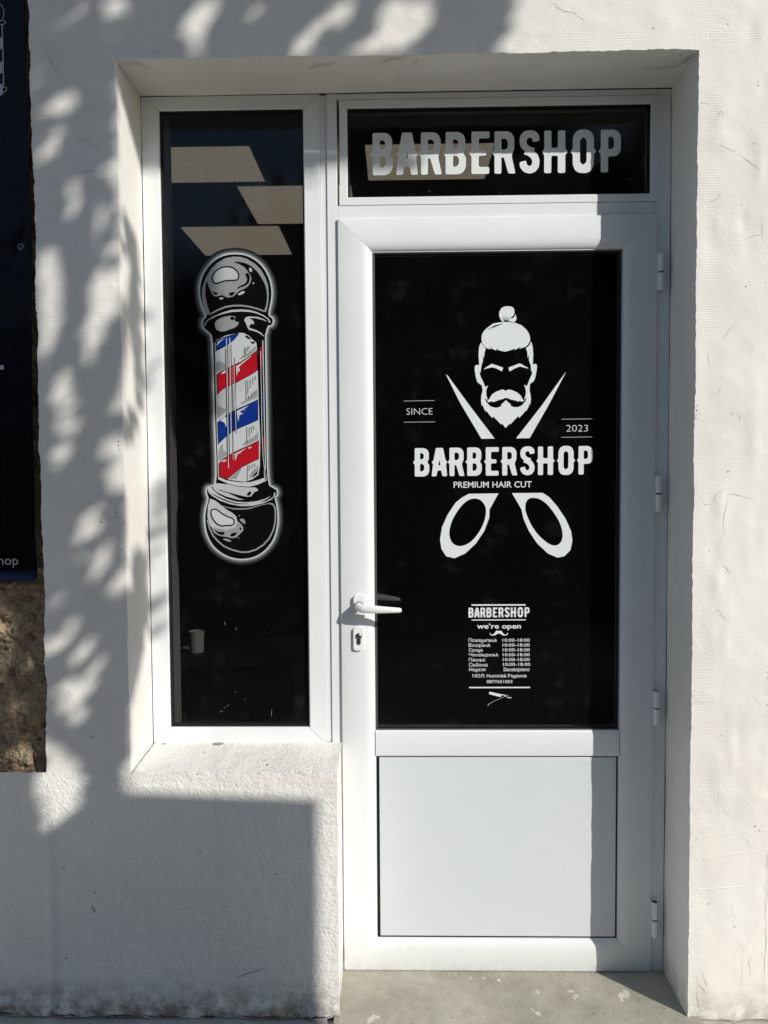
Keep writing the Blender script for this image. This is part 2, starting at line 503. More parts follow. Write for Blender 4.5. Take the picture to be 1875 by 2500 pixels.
# ------------------------------------------------------------------ the wall
LUMPS = []    # plaster lumps: centre (x,z), radius, height
for px, py, rx, rz, hgt in [(1757, 1232, .014, .035, .003), (1800, 700, .03, .05, .002), (1750, 1420, .012, .05, .0025),
                            (1770, 1560, .010, .03, .002), (1730, 2420, .02, .05, .003), (1760, 330, .03, .06, .0025),
                            (1820, 380, .03, .04, -.0025), (1700, 700, .02, .3, .0015), (1840, 1050, .02, .25, .0015),
                            (175, 1700, .02, .02, .002), (120, 330, .03, .05, .002), (210, 400, .05, .03, .0015)]:
    q = at(px, py); LUMPS.append((q.x, q.z, rx, rz, hgt))
g5 = random.Random(40)
for k in range(46):
    LUMPS.append((g5.uniform(.92, 1.16), g5.uniform(.05, 2.6), g5.uniform(.008, .03), g5.uniform(.012, .05), g5.choice((1, 1, -1))*g5.uniform(.0008, .0022)))
for k in range(16):
    LUMPS.append((g5.uniform(-.2, .95), g5.uniform(2.42, 2.6), g5.uniform(.01, .03), g5.uniform(.008, .02), g5.choice((1, -1))*g5.uniform(.0006, .0016)))
def wall_y(x, z):
    y = .0035*fbm(x, z, 2.2, 3.1, 3)+.0011*fbm(x, z, 14, 8.2, 3)
    for lx, lz, rx, rz, h_ in LUMPS:
        dx = (x-lx)/rx; dz = (z-lz)/rz
        if abs(dx) < 3 and abs(dz) < 3: y -= h_*math.exp(-(dx*dx+dz*dz))
    return y
def render_y(x, z):
    y = -.003+.0030*fbm(x, z, 3.1, 5.5, 3)+.0012*fbm(x, z, 40, 2.2, 2)
    xr = -.742+.012*fbm(0, z, 2, 9, 2)                  # the old vertical corner line left of the window
    if x < xr+.03:
        y += .004*min(1, (xr+.03-x)/.05)*min(1, max(0, (.52-z)/.1))
    y += .0055*math.exp(-((x-xr)/.011)**2)*min(1, max(0, (.54-z)/.1))
    if x < XL+.02 and z > .55:
        f = min(1, (z-.55)/.07)*min(1, (XL+.02-x)/.03); y = y*(1-f)+(wall_y(x, z)-.0009)*f
    if z < .035: y += .006*fbm(x, z, 25, 1.5, 3)-.004
    return y
def jit(a, seed, amp=.0022):
    return amp*(fbm(a, 0, 9, seed, 2)*.8+.8*noise.noise(Vector((a*70, seed, .3)))+.5*noise.noise(Vector((a*160, seed, 1.3))))
def plaster_edge(z):     # ragged left edge of the plaster
    return -.7275+.0050*fbm(0, z, 5, 2.4, 3)+.0035*noise.noise(Vector((z*38, 4.4, 0)))+.002*noise.noise(Vector((z*120, 1.4, 0)))-.004*max(0, min(1, (1.0-z)/.3))
def lines(a, b, fine, coarse, lo, hi, snaps):
    out = set(); x = a
    while x < b:
        out.add(round(x, 5)); x += fine if lo <= x <= hi else coarse
    out.add(round(b, 5))
    for s in snaps:
        for o in list(out):
            if abs(o-s) < fine*.6: out.discard(o)
        out.add(s)
    return sorted(out)
def grid(mb, xs, zs, keep, pos, mi=0):
    idx = {}
    vs = []; fs = []
    def vid(i, j):
        k = (i, j)
        if k not in idx: idx[k] = len(vs); vs.append(pos(xs[i], zs[j]))
        return idx[k]
    for i in range(len(xs)-1):
        for j in range(len(zs)-1):
            if keep((xs[i]+xs[i+1])/2, (zs[j]+zs[j+1])/2):
                fs.append((vid(i, j), vid(i+1, j), vid(i+1, j+1), vid(i, j+1)))
    mb.add(vs, fs, mi)

facade = thing('shop_building', 'white plastered shop front with tall window and glazed door in one deep recess', 'shop', (0.2, 0, 0))
PE = -.7275
xs = lines(PE, 3.0, .0085, .06, -.8, 1.15, [XL, XR, 0.0])
zs = lines(.0, 3.6, .0085, .06, -.1, 2.62, [ZT, .618])
mb = MB()
def ppos(x, z):
    y = wall_y(x, z); X, Z = x, z
    if z <= ZT+1e-6:
        if abs(x-XL) < 1e-6: X = x+jit(z, 1.7, .0016)
        if abs(x-XR) < 1e-6: X = x+jit(z, 6.1)
    if abs(z-ZT) < 1e-6 and XL-1e-6 <= x <= XR+1e-6: Z = z+jit(x, 3.3, .0028)
    if abs(x-PE) < 1e-6: X = plaster_edge(z)
    if z < .03 and x > XR: y -= .004*fbm(x, z, 20, 7, 2)
    return (X, y, Z)
def keep_plaster(x, z):
    if x < 0 and z < .618: return False
    return not (XL < x < XR and z < ZT)
grid(mb, xs, zs, keep_plaster, ppos)
# thickness of the ragged left edge
zz = [z for z in zs if z >= .618-1e-6]
vs = []; fs = []
for z in zz:
    x0 = plaster_edge(z); y0 = wall_y(PE, z)
    vs += [(x0, y0, z), (x0+.004*noise.noise(Vector((z*60, 2, 2))), y0+.02, z), (x0+.006, y0+.07, z)]
for k in range(len(zz)-1):
    a = 3*k; fs += [(a, a+3, a+4, a+1), (a+1, a+4, a+5, a+2)]
mb.add(vs, fs)
# reveals: left, right, soffit
ys = [D*k/14 for k in range(15)]
def strip(us, ptf):
    vs = []; fs = []; n = len(ys)
    for u in us:
        for y in ys: vs.append(ptf(u, y))
    for a in range(len(us)-1):
        for b in range(n-1):
            i = a*n+b; fs.append((i, i+1, i+n+1, i+n))
    mb.add(vs, fs)
def fade(y): return max(0, 1-y/.03)
zl = [z for z in zs if .618-1e-6 <= z <= ZT+1e-6]; zr = [z for z in zs if z <= ZT+1e-6]; xt = [x for x in xs if XL-1e-6 <= x <= XR+1e-6]
def rev(y, x, z): return wall_y(x, z) if y == 0 else y
strip(zl, lambda z, y: (XL+jit(z, 1.7, .0016)*fade(y)+.0012*fbm(y, z, 5, 4.4, 3)*(1-fade(y)), rev(y, XL, z), z+(jit(XL, 3.3, .0028) if abs(z-ZT) < 1e-6 else 0)*fade(y)))
strip(zr, lambda z, y: (XR+jit(z, 6.1)*fade(y)+.0016*fbm(y, z, 5, 1.4, 3)*(1-fade(y)), rev(y, XR, z), z+(jit(XR, 3.3, .0028) if abs(z-ZT) < 1e-6 else 0)*fade(y)))
strip(xt, lambda x, y: (x+((jit(ZT, 1.7, .0016) if abs(x-XL) < 1e-6 else (jit(ZT, 6.1) if abs(x-XR) < 1e-6 else 0)))*fade(y), rev(y, x, ZT), ZT+jit(x, 3.3, .0028)*fade(y)+.0015*fbm(y, x, 4, 7.7, 3)*(1-fade(y))))
# cracks, pin holes and scuffs read off the photograph
CR = [[(110, 105), (117, 122), (121, 140), (128, 153), (131, 166), (138, 175), (147, 180)], [(123, 107), (131, 111)],
      [(264, 161), (278, 166)], [(92, 265), (103, 282), (118, 287), (131, 290)], [(180, 330), (215, 343), (240, 362), (262, 378)],
      [(182, 424), (240, 417)], [(365, 124), (390, 131), (410, 136)], [(1338, 0), (1352, 12), (1375, 27), (1400, 33), (1420, 46), (1432, 62)],
      [(1708, 252), (1733, 254)], [(1745, 290), (1760, 272), (1767, 285)], [(1755, 350), (1770, 362), (1795, 370), (1802, 362)],
      [(1800, 372), (1830, 395), (1856, 418)], [(1725, 495), (1750, 487), (1762, 470)],
      [(1762, 830), (1775, 815), (1785, 800), (1805, 790)], [(1810, 588), (1840, 576), (1862, 570)], [(1860, 540), (1861, 580)],
      [(1740, 1232), (1745, 1208), (1762, 1200), (1775, 1190)], [(1775, 1192), (1778, 1210), (1772, 1240), (1765, 1270), (1768, 1300), (1756, 1325)],
      [(1778, 1203), (1790, 1207), (1815, 1212), (1848, 1221)], [(1715, 1228), (1722, 1234), (1736, 1231)],
      [(1768, 1380), (1782, 1400)], [(1735, 1500), (1752, 1488), (1768, 1510), (1785, 1520)], [(1700, 2380), (1703, 2400), (1720, 2418), (1727, 2425)],
      [(1703, 2400), (1700, 2430), (1705, 2455), (1722, 2475)], [(1832, 2330), (1828, 2350), (1832, 2380)], [(1712, 2368), (1722, 2395), (1726, 2412)],
      [(1872, 2100), (1871, 2160), (1868, 2230), (1870, 2290), (1866, 2360), (1866, 2400), (1864, 2460)],
      [(1875, 2080), (1872, 2130)], [(905, 66), (908, 70)], [(920, 65), (926, 71)], [(168, 1688), (175, 1697)],
      [(115, 1905), (117, 1915), (118, 1935)], [(1805, 1010), (1808, 1030)], [(1755, 960), (1760, 945)], [(1730, 860), (1728, 880), (1735, 900)]]
for c in CR:
    pts = []
    for a, b in zip(c[:-1], c[1:]):
        for k in range(4):
            t = k/4; pts.append((a[0]+(b[0]-a[0])*t, a[1]+(b[1]-a[1])*t))
    pts.append(c[-1])
    P = []
    for p in pts:
        q = at(*p); P.append((q.x+rnd.uniform(-.0012, .0012), q.z+rnd.uniform(-.0012, .0012)))
    o = len(mb.v); n = len(P)
    ww = [.0009*math.sin(math.pi*(k+.6)/(n+.2))*rnd.uniform(.55, 1.2) for k in range(n)]
    mb.stroke(P, ww, 0, 1)
    for k in range(o, len(mb.v)):
        x, y, z = mb.v[k]; mb.v[k] = (x, (render_y(x, z) if (z < .6 and x < 0) else wall_y(x, z))-.0007, z)
HO = [(286, 656), (286, 676), (286, 686), (288, 700), (92, 723), (92, 733), (92, 743), (92, 752), (92, 763),
      (106, 1343), (106, 1353), (107, 1364), (280, 1024), (281, 1044), (290, 1058), (290, 1078), (290, 1088), (290, 1098),
      (284, 1233), (284, 1243), (284, 1252), (285, 1261), (285, 1280), (297, 1342), (299, 1557), (67, 5), (67, 42), (1701, 990), (1700, 1002), (1700, 1013), (1699, 1022),
      (1787, 1010), (1758, 918), (1745, 100), (1776, 60), (1787, 105), (1874, 1640), (1874, 1655), (1874, 1670), (1874, 1688), (1874, 1720), (1690, 1345), (1732, 1345), (264, 1887), (1760, 1795),
      (1810, 500), (1840, 350), (1850, 200), (1820, 700), (1850, 210), (1792, 2260), (1820, 2310), (1730, 2205), (1852, 2025)]
for p in HO:
    q = at(*p); r = rnd.uniform(.0008, .0017)
    mb.disc((q.x, q.z), r, (render_y(q.x, q.z) if q.z < .6 else wall_y(q.x, q.z))-.0008, 7, 2)
# scuffs under the lintel and where the frame meets the plaster
def on_soffit(px, py): q = atz(px, py, ZT); return (q.x, q.y)
for c in [[(750, 165), (775, 158), (800, 155), (820, 148)], [(930, 150), (955, 142), (985, 139)], [(1010, 147), (1022, 144), (1018, 149), (1006, 149)],
          [(300, 148), (320, 152), (345, 158), (372, 167)], [(325, 150), (350, 152)], [(1560, 160), (1600, 165), (1650, 160), (1680, 140), (1690, 128)], [(1670, 150), (1696, 130)]]:
    P = [on_soffit(*p) for p in c]; n = len(P); o = len(mb.v)
    mb.stroke(P, [.0028*math.sin(math.pi*(k+.7)/(n+.4)) for k in range(n)], 0, 1)
    for k in range(o, len(mb.v)):
        x, _, y = mb.v[k]; mb.v[k] = (x, y, ZT-.0042)
# raised tape lines low on the right
for c in [[(1700, 2046), (1760, 2038), (1870, 2024)], [(1700, 2098), (1770, 2088), (1875, 2074)], [(1702, 2172), (1780, 2166), (1870, 2161)]]:
    P = [at(*p) for p in c]
    mb.tube([(p.x, wall_y(p.x, p.z)+.0005, p.z) for p in P], .0019, 6, 0)
mb.build('plaster_wall', ['plaster', 'crack', 'hole'], facade, smooth=50)

# rough render below the window, with its sill and return
mb = MB()
xs2 = lines(-2.6, 0.0, .0085, .06, -.95, .1, [XL])
zs2 = lines(.0, ZS, .0085, .06, -1, 3, [.612])
def rpos(x, z):
    X, Z = x, z; y = render_y(x, z)
    if abs(z-ZS) < 1e-6:
        if x < XL+1e-6:
            k = 1.0
            Z = .624+.009*fbm(x, 0, 16, 2.8, 3)+.004*noise.noise(Vector((x*110, 0, 5)))
            if -.60 < x < -.53: Z += .010*max(0, 1-abs(x+.548)/.02)
            if x < -.728: Z = .601+.010*fbm(x, 0, 22, 4.8, 4)+.004*noise.noise(Vector((x*130, 3, 3)))
        else: Z = ZS+.002*fbm(x, 0, 20, 1, 2)
    if abs(x) < 1e-6: X = .0+.0018*fbm(0, z, 16, 3, 2)
    return (X, y, Z)
grid(mb, xs2, zs2, lambda x, z: True, rpos)
vs = []; fs = []                      # upper lip of the coat, left of the opening
xlip = [x for x in xs2 if x <= XL+1e-6]
for x in xlip:
    X, y, Z = rpos(x, ZS); vs += [(X, y, Z), (X, y+.004, Z+.002), (X, .05, Z+.003)]
for k in range(len(xlip)-1):
    a = 3*k; fs += [(a, a+3, a+4, a+1), (a+1, a+4, a+5, a+2)]
mb.add(vs, fs)
vs = []; fs = []                      # return beside the door
for z in zs2:
    for y in ys:
        X, y0, Z = rpos(0.0, z)
        f = y/D
        vs.append((X*(1-f)-.0025*f+.001*fbm(y, z, 20, 6, 2)*min(1, y/.02), y0 if y == 0 else y, Z if z < ZS-1e-6 else Z+(.645-ZS)*f))
n = len(ys)
for a in range(len(zs2)-1):
    for b in range(n-1):
        i = a*n+b; fs.append((i, i+1, i+n+1, i+n))
mb.add(vs, fs)
# broken joint along the foot of the wall
for a0, a1 in [(-.98, -.80), (-.74, -.66), (-.60, -.52), (-.50, -.40), (-.36, -.30), (-.27, -.12), (-.08, -.02)]:
    P = [(a0+(a1-a0)*k/14, .0045+.003*noise.noise(Vector((k*.5, a0*9, 1)))) for k in range(15)]
    o = len(mb.v); mb.stroke(P, [.0045*math.sin(math.pi*(k+.5)/15)*rnd.uniform(.5, 1.2) for k in range(15)], 0, 2)
    for k in range(o, len(mb.v)):
        x, y, z = mb.v[k]; mb.v[k] = (x, render_y(x, z)-.0012, z)
# a scrape and stains
for c, w in [([(575, 2387), (600, 2375), (620, 2370), (645, 2363)], .004), ([(225, 2210), (230, 2222), (235, 2226)], .007)]:
    P = []
    for p in c:
        q = at(*p); P.append((q.x, q.z))
    o = len(mb.v); mb.stroke(P, [w*math.sin(math.pi*(k+.6)/(len(P)+.2)) for k in range(len(P))], 0, 1)
    for k in range(o, len(mb.v)):
        x, y, z = mb.v[k]; mb.v[k] = (x, render_y(x, z)-.001, z)
low = mb.build('lower_render', ['render', 'crack', 'hole'], facade, smooth=60)
low['label'] = 'rough stippled white render below the window'
mb = MB()
xs3 = [x for x in xs2 if x >= XL-1e-6]
vs = []; fs = []
for x in xs3:
    for y in ys:
        X, y0, Z = rpos(x, ZS); f = y/D
        vs.append((X if y == 0 else x, y0 if y == 0 else y, Z+(.645-ZS)*f+.0012*fbm(x, y, 30, 3, 2)*(1 if 0 < y < D else 0)))
for a in range(len(xs3)-1):
    for b in range(n-1):
        i = a*n+b; fs.append((i, i+n, i+n+1, i+1))
mb.add(vs, fs)
for px, py, r in [(533, 1820, .010), (400, 1820, .004), (655, 1863, .003), (500, 1838, .002), (412, 1866, .002), (489, 1880, .002)]:
    q = atz(px, py, .640)
    mb.add([(q.x+r*1.6*math.cos(t), q.y+r*math.sin(t), ZS+(.645-ZS)*q.y/D+.0018) for t in (2*math.pi*k/9 for k in range(9))], [tuple(range(9))], 1)
mb.build('window_sill', ['render', 'groove'], facade, smooth=60)

# rubble stone at the left, behind the plaster's edge
mb = MB()
xs4 = lines(-2.6, -.66, .0042, .06, -.95, -.6, [])
zs4 = [.58+.0038*k for k in range(164)]+lines(1.205, 3.6, .0085, .08, .5, 2.7, [])
def spos(x, z):
    v = noise.voronoi(Vector((x*19, z*22, 2.2)))[0]
    v2 = noise.voronoi(Vector((x*52, z*58, 7.2)))[0]
    n1 = fbm(x, z, 30, 4.4, 5)
    y = .044+.009*n1+.010*min(.7, v[0])-.0065*(1-min(1, v2[0]*1.7))+.006*max(0, .22-(v[1]-v[0]))/.22
    if fbm(x, z, 24, 9.1, 3) > .38: y += .012*min(1, (fbm(x, z, 24, 9.1, 3)-.38)*4)
    if x > -.745: y += min(.03, (x+.745)*1.2)
    return (x, y, z)
grid(mb, xs4, zs4, lambda x, z: True, spos)
st = mb.build('rubble_stone', 'stone', facade, smooth=70)
st['label'] = 'bare brown rubble stone left of the plaster'

# ------------------------------------------------------------------ ground
def sheet(name, x0, x1, y0, y1, z, mat, label, step=.5, amp=.0):
    b = MB()
    nx = max(1, int((x1-x0)/step)); ny = max(1, int((y1-y0)/step))
    vs = [(x0+(x1-x0)*i/nx, y0+(y1-y0)*j/ny, z+amp*fbm(x0+(x1-x0)*i/nx, y0+(y1-y0)*j/ny, 6, 1, 3)) for j in range(ny+1) for i in range(nx+1)]
    b.add(vs, [(j*(nx+1)+i, j*(nx+1)+i+1, (j+1)*(nx+1)+i+1, (j+1)*(nx+1)+i) for j in range(ny) for i in range(nx)])
    o = b.build(name, mat); tag(o, label, kind='structure'); return o
sheet('ground', -150, 150, -150, 150, -.14, 'asphalt', 'dark asphalt ground out to the horizon', 60)
sheet('pavement', -8, 8, -1.9, .30, -.004, 'pave', 'worn concrete pavement along the foot of the wall', .04, .006)
b = MB(); b.box(-8, 8, -1.98, -1.90, -.13, -.004)
tag(b.build('kerb', 'pave', bevel=.01), 'concrete kerb at the edge of the pavement', kind='structure')
b = MB()
nx, ny = 60, 26
b.add([(-.012+(XR+.03+.012)*i/nx, -.26+(D+.10+.26)*j/ny, .006+.0016*fbm(i*.03, j*.03, 5, 3, 3)) for j in range(ny+1) for i in range(nx+1)],
      [(j*(nx+1)+i, j*(nx+1)+i+1, (j+1)*(nx+1)+i+1, (j+1)*(nx+1)+i) for j in range(ny) for i in range(nx)])
b.box(-.012, XR+.03, -.26, D+.1, -.12, .0035)
tag(b.build('doorstep', 'step', smooth=40), 'pale grey concrete doorstep with white paint spots', 'doorstep')

b = MB(); g3 = random.Random(21)
for k in range(330):
    t_ = g3.random()
    if t_ < .35: x, y = g3.uniform(0.01, XR), D-.012-abs(g3.gauss(0, .012))
    elif t_ < .55: x, y = g3.uniform(0.01, XR), g3.uniform(-.1, D-.02)
    elif t_ < .8: x, y = g3.uniform(-1.0, -.0), -.012-abs(g3.gauss(0, .012))
    else: x, y = g3.uniform(XR, 1.2), -.014-abs(g3.gauss(0, .014))
    r_ = g3.uniform(.0008, .0026); z = .0075 if (0 < x < XR and y > -.25) else -.001
    vs = [(x+r_*g3.uniform(.6, 1.5)*dx, y+r_*g3.uniform(.6, 1.3)*dy, z+r_*g3.uniform(.3, .9)*dz) for dx, dy, dz in ((1, 0, 0), (-1, 0, 0), (0, 1, 0), (0, -1, 0), (0, 0, 1), (0, 0, -1))]
    b.add(vs, [(0, 2, 4), (2, 1, 4), (1, 3, 4), (3, 0, 4), (2, 0, 5), (1, 2, 5), (3, 1, 5), (0, 3, 5)], g3.choice((0, 0, 1, 2)))
tag(b.build('grit', ['pave', 'crack', 'plaster'], smooth=0), 'loose grit and flakes along the foot of the door and wall', kind='stuff')

# ------------------------------------------------------------------ window, door frame, door
PV = [(0, D+.06), (0, D+.0015), (.015, D), (.93, D), (.975, D+.002), (1, D+.006), (1, D+.022)]
G = .0
WG = (-.4705, -.0897, .6855, 2.3390)
WO = (XL+.0015, -.0450, .6400, ZT-.002)
b = MB(); b.ring(WO, WG, PV, .0005)
win = b.build('window', 'pvc', facade)
win['label'] = 'tall narrow white framed window with a barber pole printed on black film'
b = MB()
b.ring((WG[0]-.0005, WG[1]+.0005, WG[2]-.0005, WG[3]+.0005), (WG[0]+.0055, WG[1]-.0035, WG[2]+.006, WG[3]-.003), [(0, D+.006), (.3, D+.004), (1, D+.011), (1, D+.02)], 0)
b.build('gasket', 'gasket', win)
b = MB(); b.box(WG[0]-.012, WG[1]+.012, D+.013, D+.017, WG[2]-.012, WG[3]+.012)
b.build('glass_pane', 'film', win, smooth=0)
# thin edging strip printed white-grey along the inner jamb is real depth: see the inner jamb below

TG = (.0278, .8234, 2.1071, 2.3380)
b = MB()
b.box(-.0272, 0, D, D+.06, .0, ZT-.002)                            # left jamb
b.box(W-.004, XR-.0005, D+.0005, D+.06, .0, ZT-.0025)              # right jamb
b.box(.0005, W-.0045, D+.0002, D+.06, TG[3]+.022, ZT-.0021)        # head
b.box(.0005, W-.0045, D+.0002, D+.06, H-.02, TG[2]-.0215)          # transom rail
dfr = b.build('door_frame', 'pvc', facade, bevel=.0012)
b = MB(); b.box(-.0445, -.0277, D+.0045, D+.05, .64, ZT-.003)
b.build('coupling_strip', 'pvc', dfr, bevel=.001)
b = MB(); b.ring((TG[0]-.0210, TG[1]+.0210, TG[2]-.0205, TG[3]+.0205), TG, [(0, D+.03), (0, D-.0008), (.9, D-.0008), (1, D+.001), (1, D+.045)], .0003)
trw = b.build('transom_window', 'pvc', facade)
trw['label'] = 'wide transom light lettered BARBERSHOP above the door'
b = MB()
b.ring((TG[0]-.0005, TG[1]+.0005, TG[2]-.0005, TG[3]+.0005), (TG[0]+.005, TG[1]-.0045, TG[2]+.0045, TG[3]-.003), [(0, D+.006), (.3, D+.004), (1, D+.011), (1, D+.02)], 0)
b.build('gasket', 'gasket', trw)
b = MB(); b.box(TG[0]-.01, TG[1]+.01, D+.013, D+.017, TG[2]-.01, TG[3]+.01)
b.build('glass_pane', 'film', trw, smooth=0)

DG = (.0926, .7513, .6772, 1.9631)
PN = (.0957, .7507, .0943, .6036)
OP = (.0940, .7510, .0943, 1.9631)
PL = [(0, D+.05), (0, L+.002), (.012, L+.0004), (.03, L), (.66, L), (.76, L+.0012), (.84, L+.0034), (.91, L+.0068), (.955, L+.0105), (.965, L+.0125), (1, L+.0125), (1, D+.045)]
b = MB(); b.ring((0.0006, W-.0004, .008, H), (DG[0], DG[1], PN[2], DG[3]), PL, .0002)
# mid rail between glass and panel
x0, x1 = DG[0]-.0012, DG[1]+.0012
pr = [(DG[2], D+.045), (DG[2], L+.0122), (DG[2]-.003, L+.0118), (DG[2]-.006, L+.0098), (DG[2]-.010, L+.0090),
      (PN[3]+.006, L+.0090), (PN[3]+.002, L+.0100), (PN[3], L+.0122), (PN[3], D+.045)]
vs = []
for z, y in pr: vs += [(x0, y, z), (x1, y, z)]
b.add(vs, [(2*k, 2*k+2, 2*k+3, 2*k+1) for k in range(len(pr)-1)])
door = b.build('door', 'pvc', facade, smooth=25)
door['label'] = 'white door with black glass bearing a bearded barber emblem'
b = MB()
b.ring((DG[0]-.0005, DG[1]+.0005, DG[2]-.0005, DG[3]+.0005), (DG[0]+.005, DG[1]-.0025, DG[2]+.003, DG[3]-.004), [(0, L+.0118), (.3, L+.0105), (1, L+.0135), (1, L+.03)], 0)
b.build('gasket', 'gasket_grey', door)
b = MB(); b.box(DG[0]-.01, DG[1]+.01, L+.0165, L+.0205, DG[2]-.01, DG[3]+.01)
b.build('glass_pane', 'film', door, smooth=0)
b = MB(); b.ring((PN[0]-.001, PN[1]+.003, PN[2]-.001, PN[3]+.001), (PN[0]+.0045, PN[1]-.0035, PN[2]+.004, PN[3]-.003), [(0, L+.0150), (1, L+.0150), (1, L+.03)], 0)
b.build('panel_gasket', 'gasket', door)
b = MB(); b.box(PN[0]+.0050, PN[1]-.0042, L+.0125, L+.03, PN[2]+.0046, PN[3]-.0036)
b.build('lower_panel', 'panel', door, bevel=.0012)
# hinges
for (px, py0, py1) in [(1614.5, 619, 710), (1607.5, 1162, 1249), (1604, 1687, 1771), (1602, 2202, 2289)]:
    yh = L-.004
    zt_, zb_ = at(px, py0, yh).z, at(px, py1, yh).z
    xh = W+.0075; zm = (zt_+zb_)/2; r = .0072
    b = MB()
    b.lathe_z((xh, yh, 0), [(r*.6, zb_), (r, zb_+.002), (r, zm-.002)], 18, 0)
    b.lathe_z((xh, yh, 0), [(r*.86, zm-.0022), (r*1.04, zm-.0018), (r*1.04, zm+.0018), (r*.86, zm+.0022)], 18, 1)
    b.lathe_z((xh, yh, 0), [(r, zm+.002), (r, zt_-.0015), (r*.92, zt_)], 18, 0)
    b.lathe_z((xh, yh, 0), [(r*.92, zt_), (r*.2, zt_-.0005)], 18, 1)
    b.box(W-.002, W+.004, yh+.004, L+.006, zb_+.004, zt_-.004, 0)
    b.build('hinge', ['white_handle', 'black'], door, smooth=40)
# handle: plate, neck and lever
def P(px, py, y): q = at(px, py, y); return (q.x, q.z)
hy = L-.010
c = P(877.5, 1481.5, hy)
pw, phh = .0155, .0315
lp = rounded([(c[0]-pw, c[1]-phh), (c[0]+pw, c[1]-phh), (c[0]+pw, c[1]+phh), (c[0]-pw, c[1]+phh)], .011, 6)
b = MB(); b.plate(lp, hy, L+.001)
nk = P(875.5, 1482, L-.03)
tip = P(976, 1490, L-.048); mid = P(920, 1488.5, L-.05); st0 = P(884, 1486, L-.043)
b.tube([(nk[0], L-.009, nk[1]), (nk[0], L-.022, nk[1])], .0122, 20, 1)
b.tube([(nk[0]-.0004, L-.010, nk[1]), (nk[0]-.0002, L-.024, nk[1]), (nk[0]+.0005, L-.034, nk[1]-.0005), (nk[0]+.004, L-.042, nk[1]-.0015), (st0[0]+.006, L-.047, st0[1]-.0005),
        (mid[0], L-.050, mid[1]), ((mid[0]+tip[0])/2, L-.050, (mid[1]+tip[1])/2), (tip[0], L-.048, tip[1]), (tip[0]+.0035, L-.0475, tip[1]), (tip[0]+.0052, L-.047, tip[1])],
       [.0114, .0112, .0110, (.0090, .0110), (.0075, .0112), (.0065, .0104), (.0060, .0086), (.0056, .0066), (.0042, .0048), .001], 20, 0)
b.build('handle', ['white_handle', 'black'], door, smooth=50, bevel=.003)
# inner lever, seen dimly through the film
a0, a1 = P(905, 1456, D+.075), P(972, 1463, D+.075)
b = MB(); b.tube([(a0[0]-.02, D+.075, a0[1]), (a0[0], D+.075, a0[1]), ((a0[0]+a1[0])/2, D+.078, (a0[1]+a1[1])/2), (a1[0], D+.075, a1[1]), (a1[0]+.006, D+.075, a1[1]-.001)],
                 [.0105, .0105, .0085, .006, .002], 14)
b.build('inner_handle', 'white_handle', door, smooth=60)
# lock plate and cylinder
c = P(875.5, 1560, L-.008)
pw, phh = .0135, .0315
lp = rounded([(c[0]-pw, c[1]-phh), (c[0]+pw, c[1]-phh), (c[0]+pw, c[1]+phh), (c[0]-pw, c[1]+phh)], .009, 6)
b = MB(); b.plate(lp, L-.008, L+.001, 3)
b.build('lock_plate', ['white_handle']*4, door, smooth=40, bevel=.003)
k0 = P(875.3, 1554, L-.009)
b = MB()
lp = [(k0[0]+.0088*math.cos(t), k0[1]+.0088*math.sin(t)) for t in (math.radians(a) for a in range(-50, 231, 14))]
lp += rounded([(k0[0]-.0055, k0[1]-.024), (k0[0]+.0055, k0[1]-.024), (k0[0]+.0056, k0[1]-.0067), (k0[0]-.0056, k0[1]-.0067)], .005, 4)[:8][::1] if False else \
      [(k0[0]-.0056, k0[1]-.012), (k0[0]-.0056, k0[1]-.019), (k0[0]-.003, k0[1]-.0228), (k0[0]+.003, k0[1]-.0228), (k0[0]+.0056, k0[1]-.019), (k0[0]+.0056, k0[1]-.012)]
b.plate(lp, L-.0088, L-.004, 1)
b.tube([(k0[0], L-.0085, k0[1]), (k0[0], L-.0098, k0[1]), (k0[0], L-.0105, k0[1])], [.0068, .0068, .0058], 20, 0)
b.tube([(k0[0], L-.0100, k0[1]), (k0[0], L-.0109, k0[1])], [.0036, .0033], 14, 1)
b.box(k0[0]-.0004, k0[0]+.0004, L-.0112, L-.0108, k0[1]-.0024, k0[1]+.0024, 2)
b.build('lock_cylinder', ['steel', 'darksteel', 'black'], door, smooth=40)
# black strip standing in for the shade in the slim gap under the leaf
b = MB(); b.box(.001, W-.001, L+.012, D+.05, .0065, .0082)
b.build('gap_strip', 'gasket', door)

# ------------------------------------------------------------------ lettering and emblems on the films
GL = {}
GL['B'] = ([(0, 0), (84, 0), (112, 14), (126, 45), (126, 98), (108, 122), (122, 148), (122, 205), (108, 232), (80, 245), (0, 245), (0, 138), (-18, 122), (0, 106)],
           [[(46, 148), (64, 148), (78, 160), (78, 188), (66, 202), (46, 202)], [(46, 44), (66, 44), (82, 58), (82, 94), (68, 108), (46, 108)]])
GL['A'] = ([(0, 0), (42, 0), (52, 50), (85, 50), (93, 0), (135, 0), (125, 106), (140, 122), (121, 138), (100, 245), (38, 245), (17, 138), (-1, 122), (14, 106)],
           [[(58, 94), (79, 94), (69, 142)]])
GL['R'] = ([(0, 0), (43, 0), (43, 94), (58, 94), (86, 0), (130, 0), (106, 104), (122, 140), (122, 205), (108, 232), (82, 245), (0, 245), (0, 138), (-18, 122), (0, 106)],
           [[(43, 138), (66, 138), (82, 150), (82, 188), (70, 202), (43, 202)]])
GL['E'] = ([(0, 0), (110, 0), (110, 41), (45, 41), (45, 106), (92, 106), (92, 140), (45, 140), (45, 205), (112, 205), (112, 245), (0, 245), (0, 138), (-18, 122), (0, 106)], [])
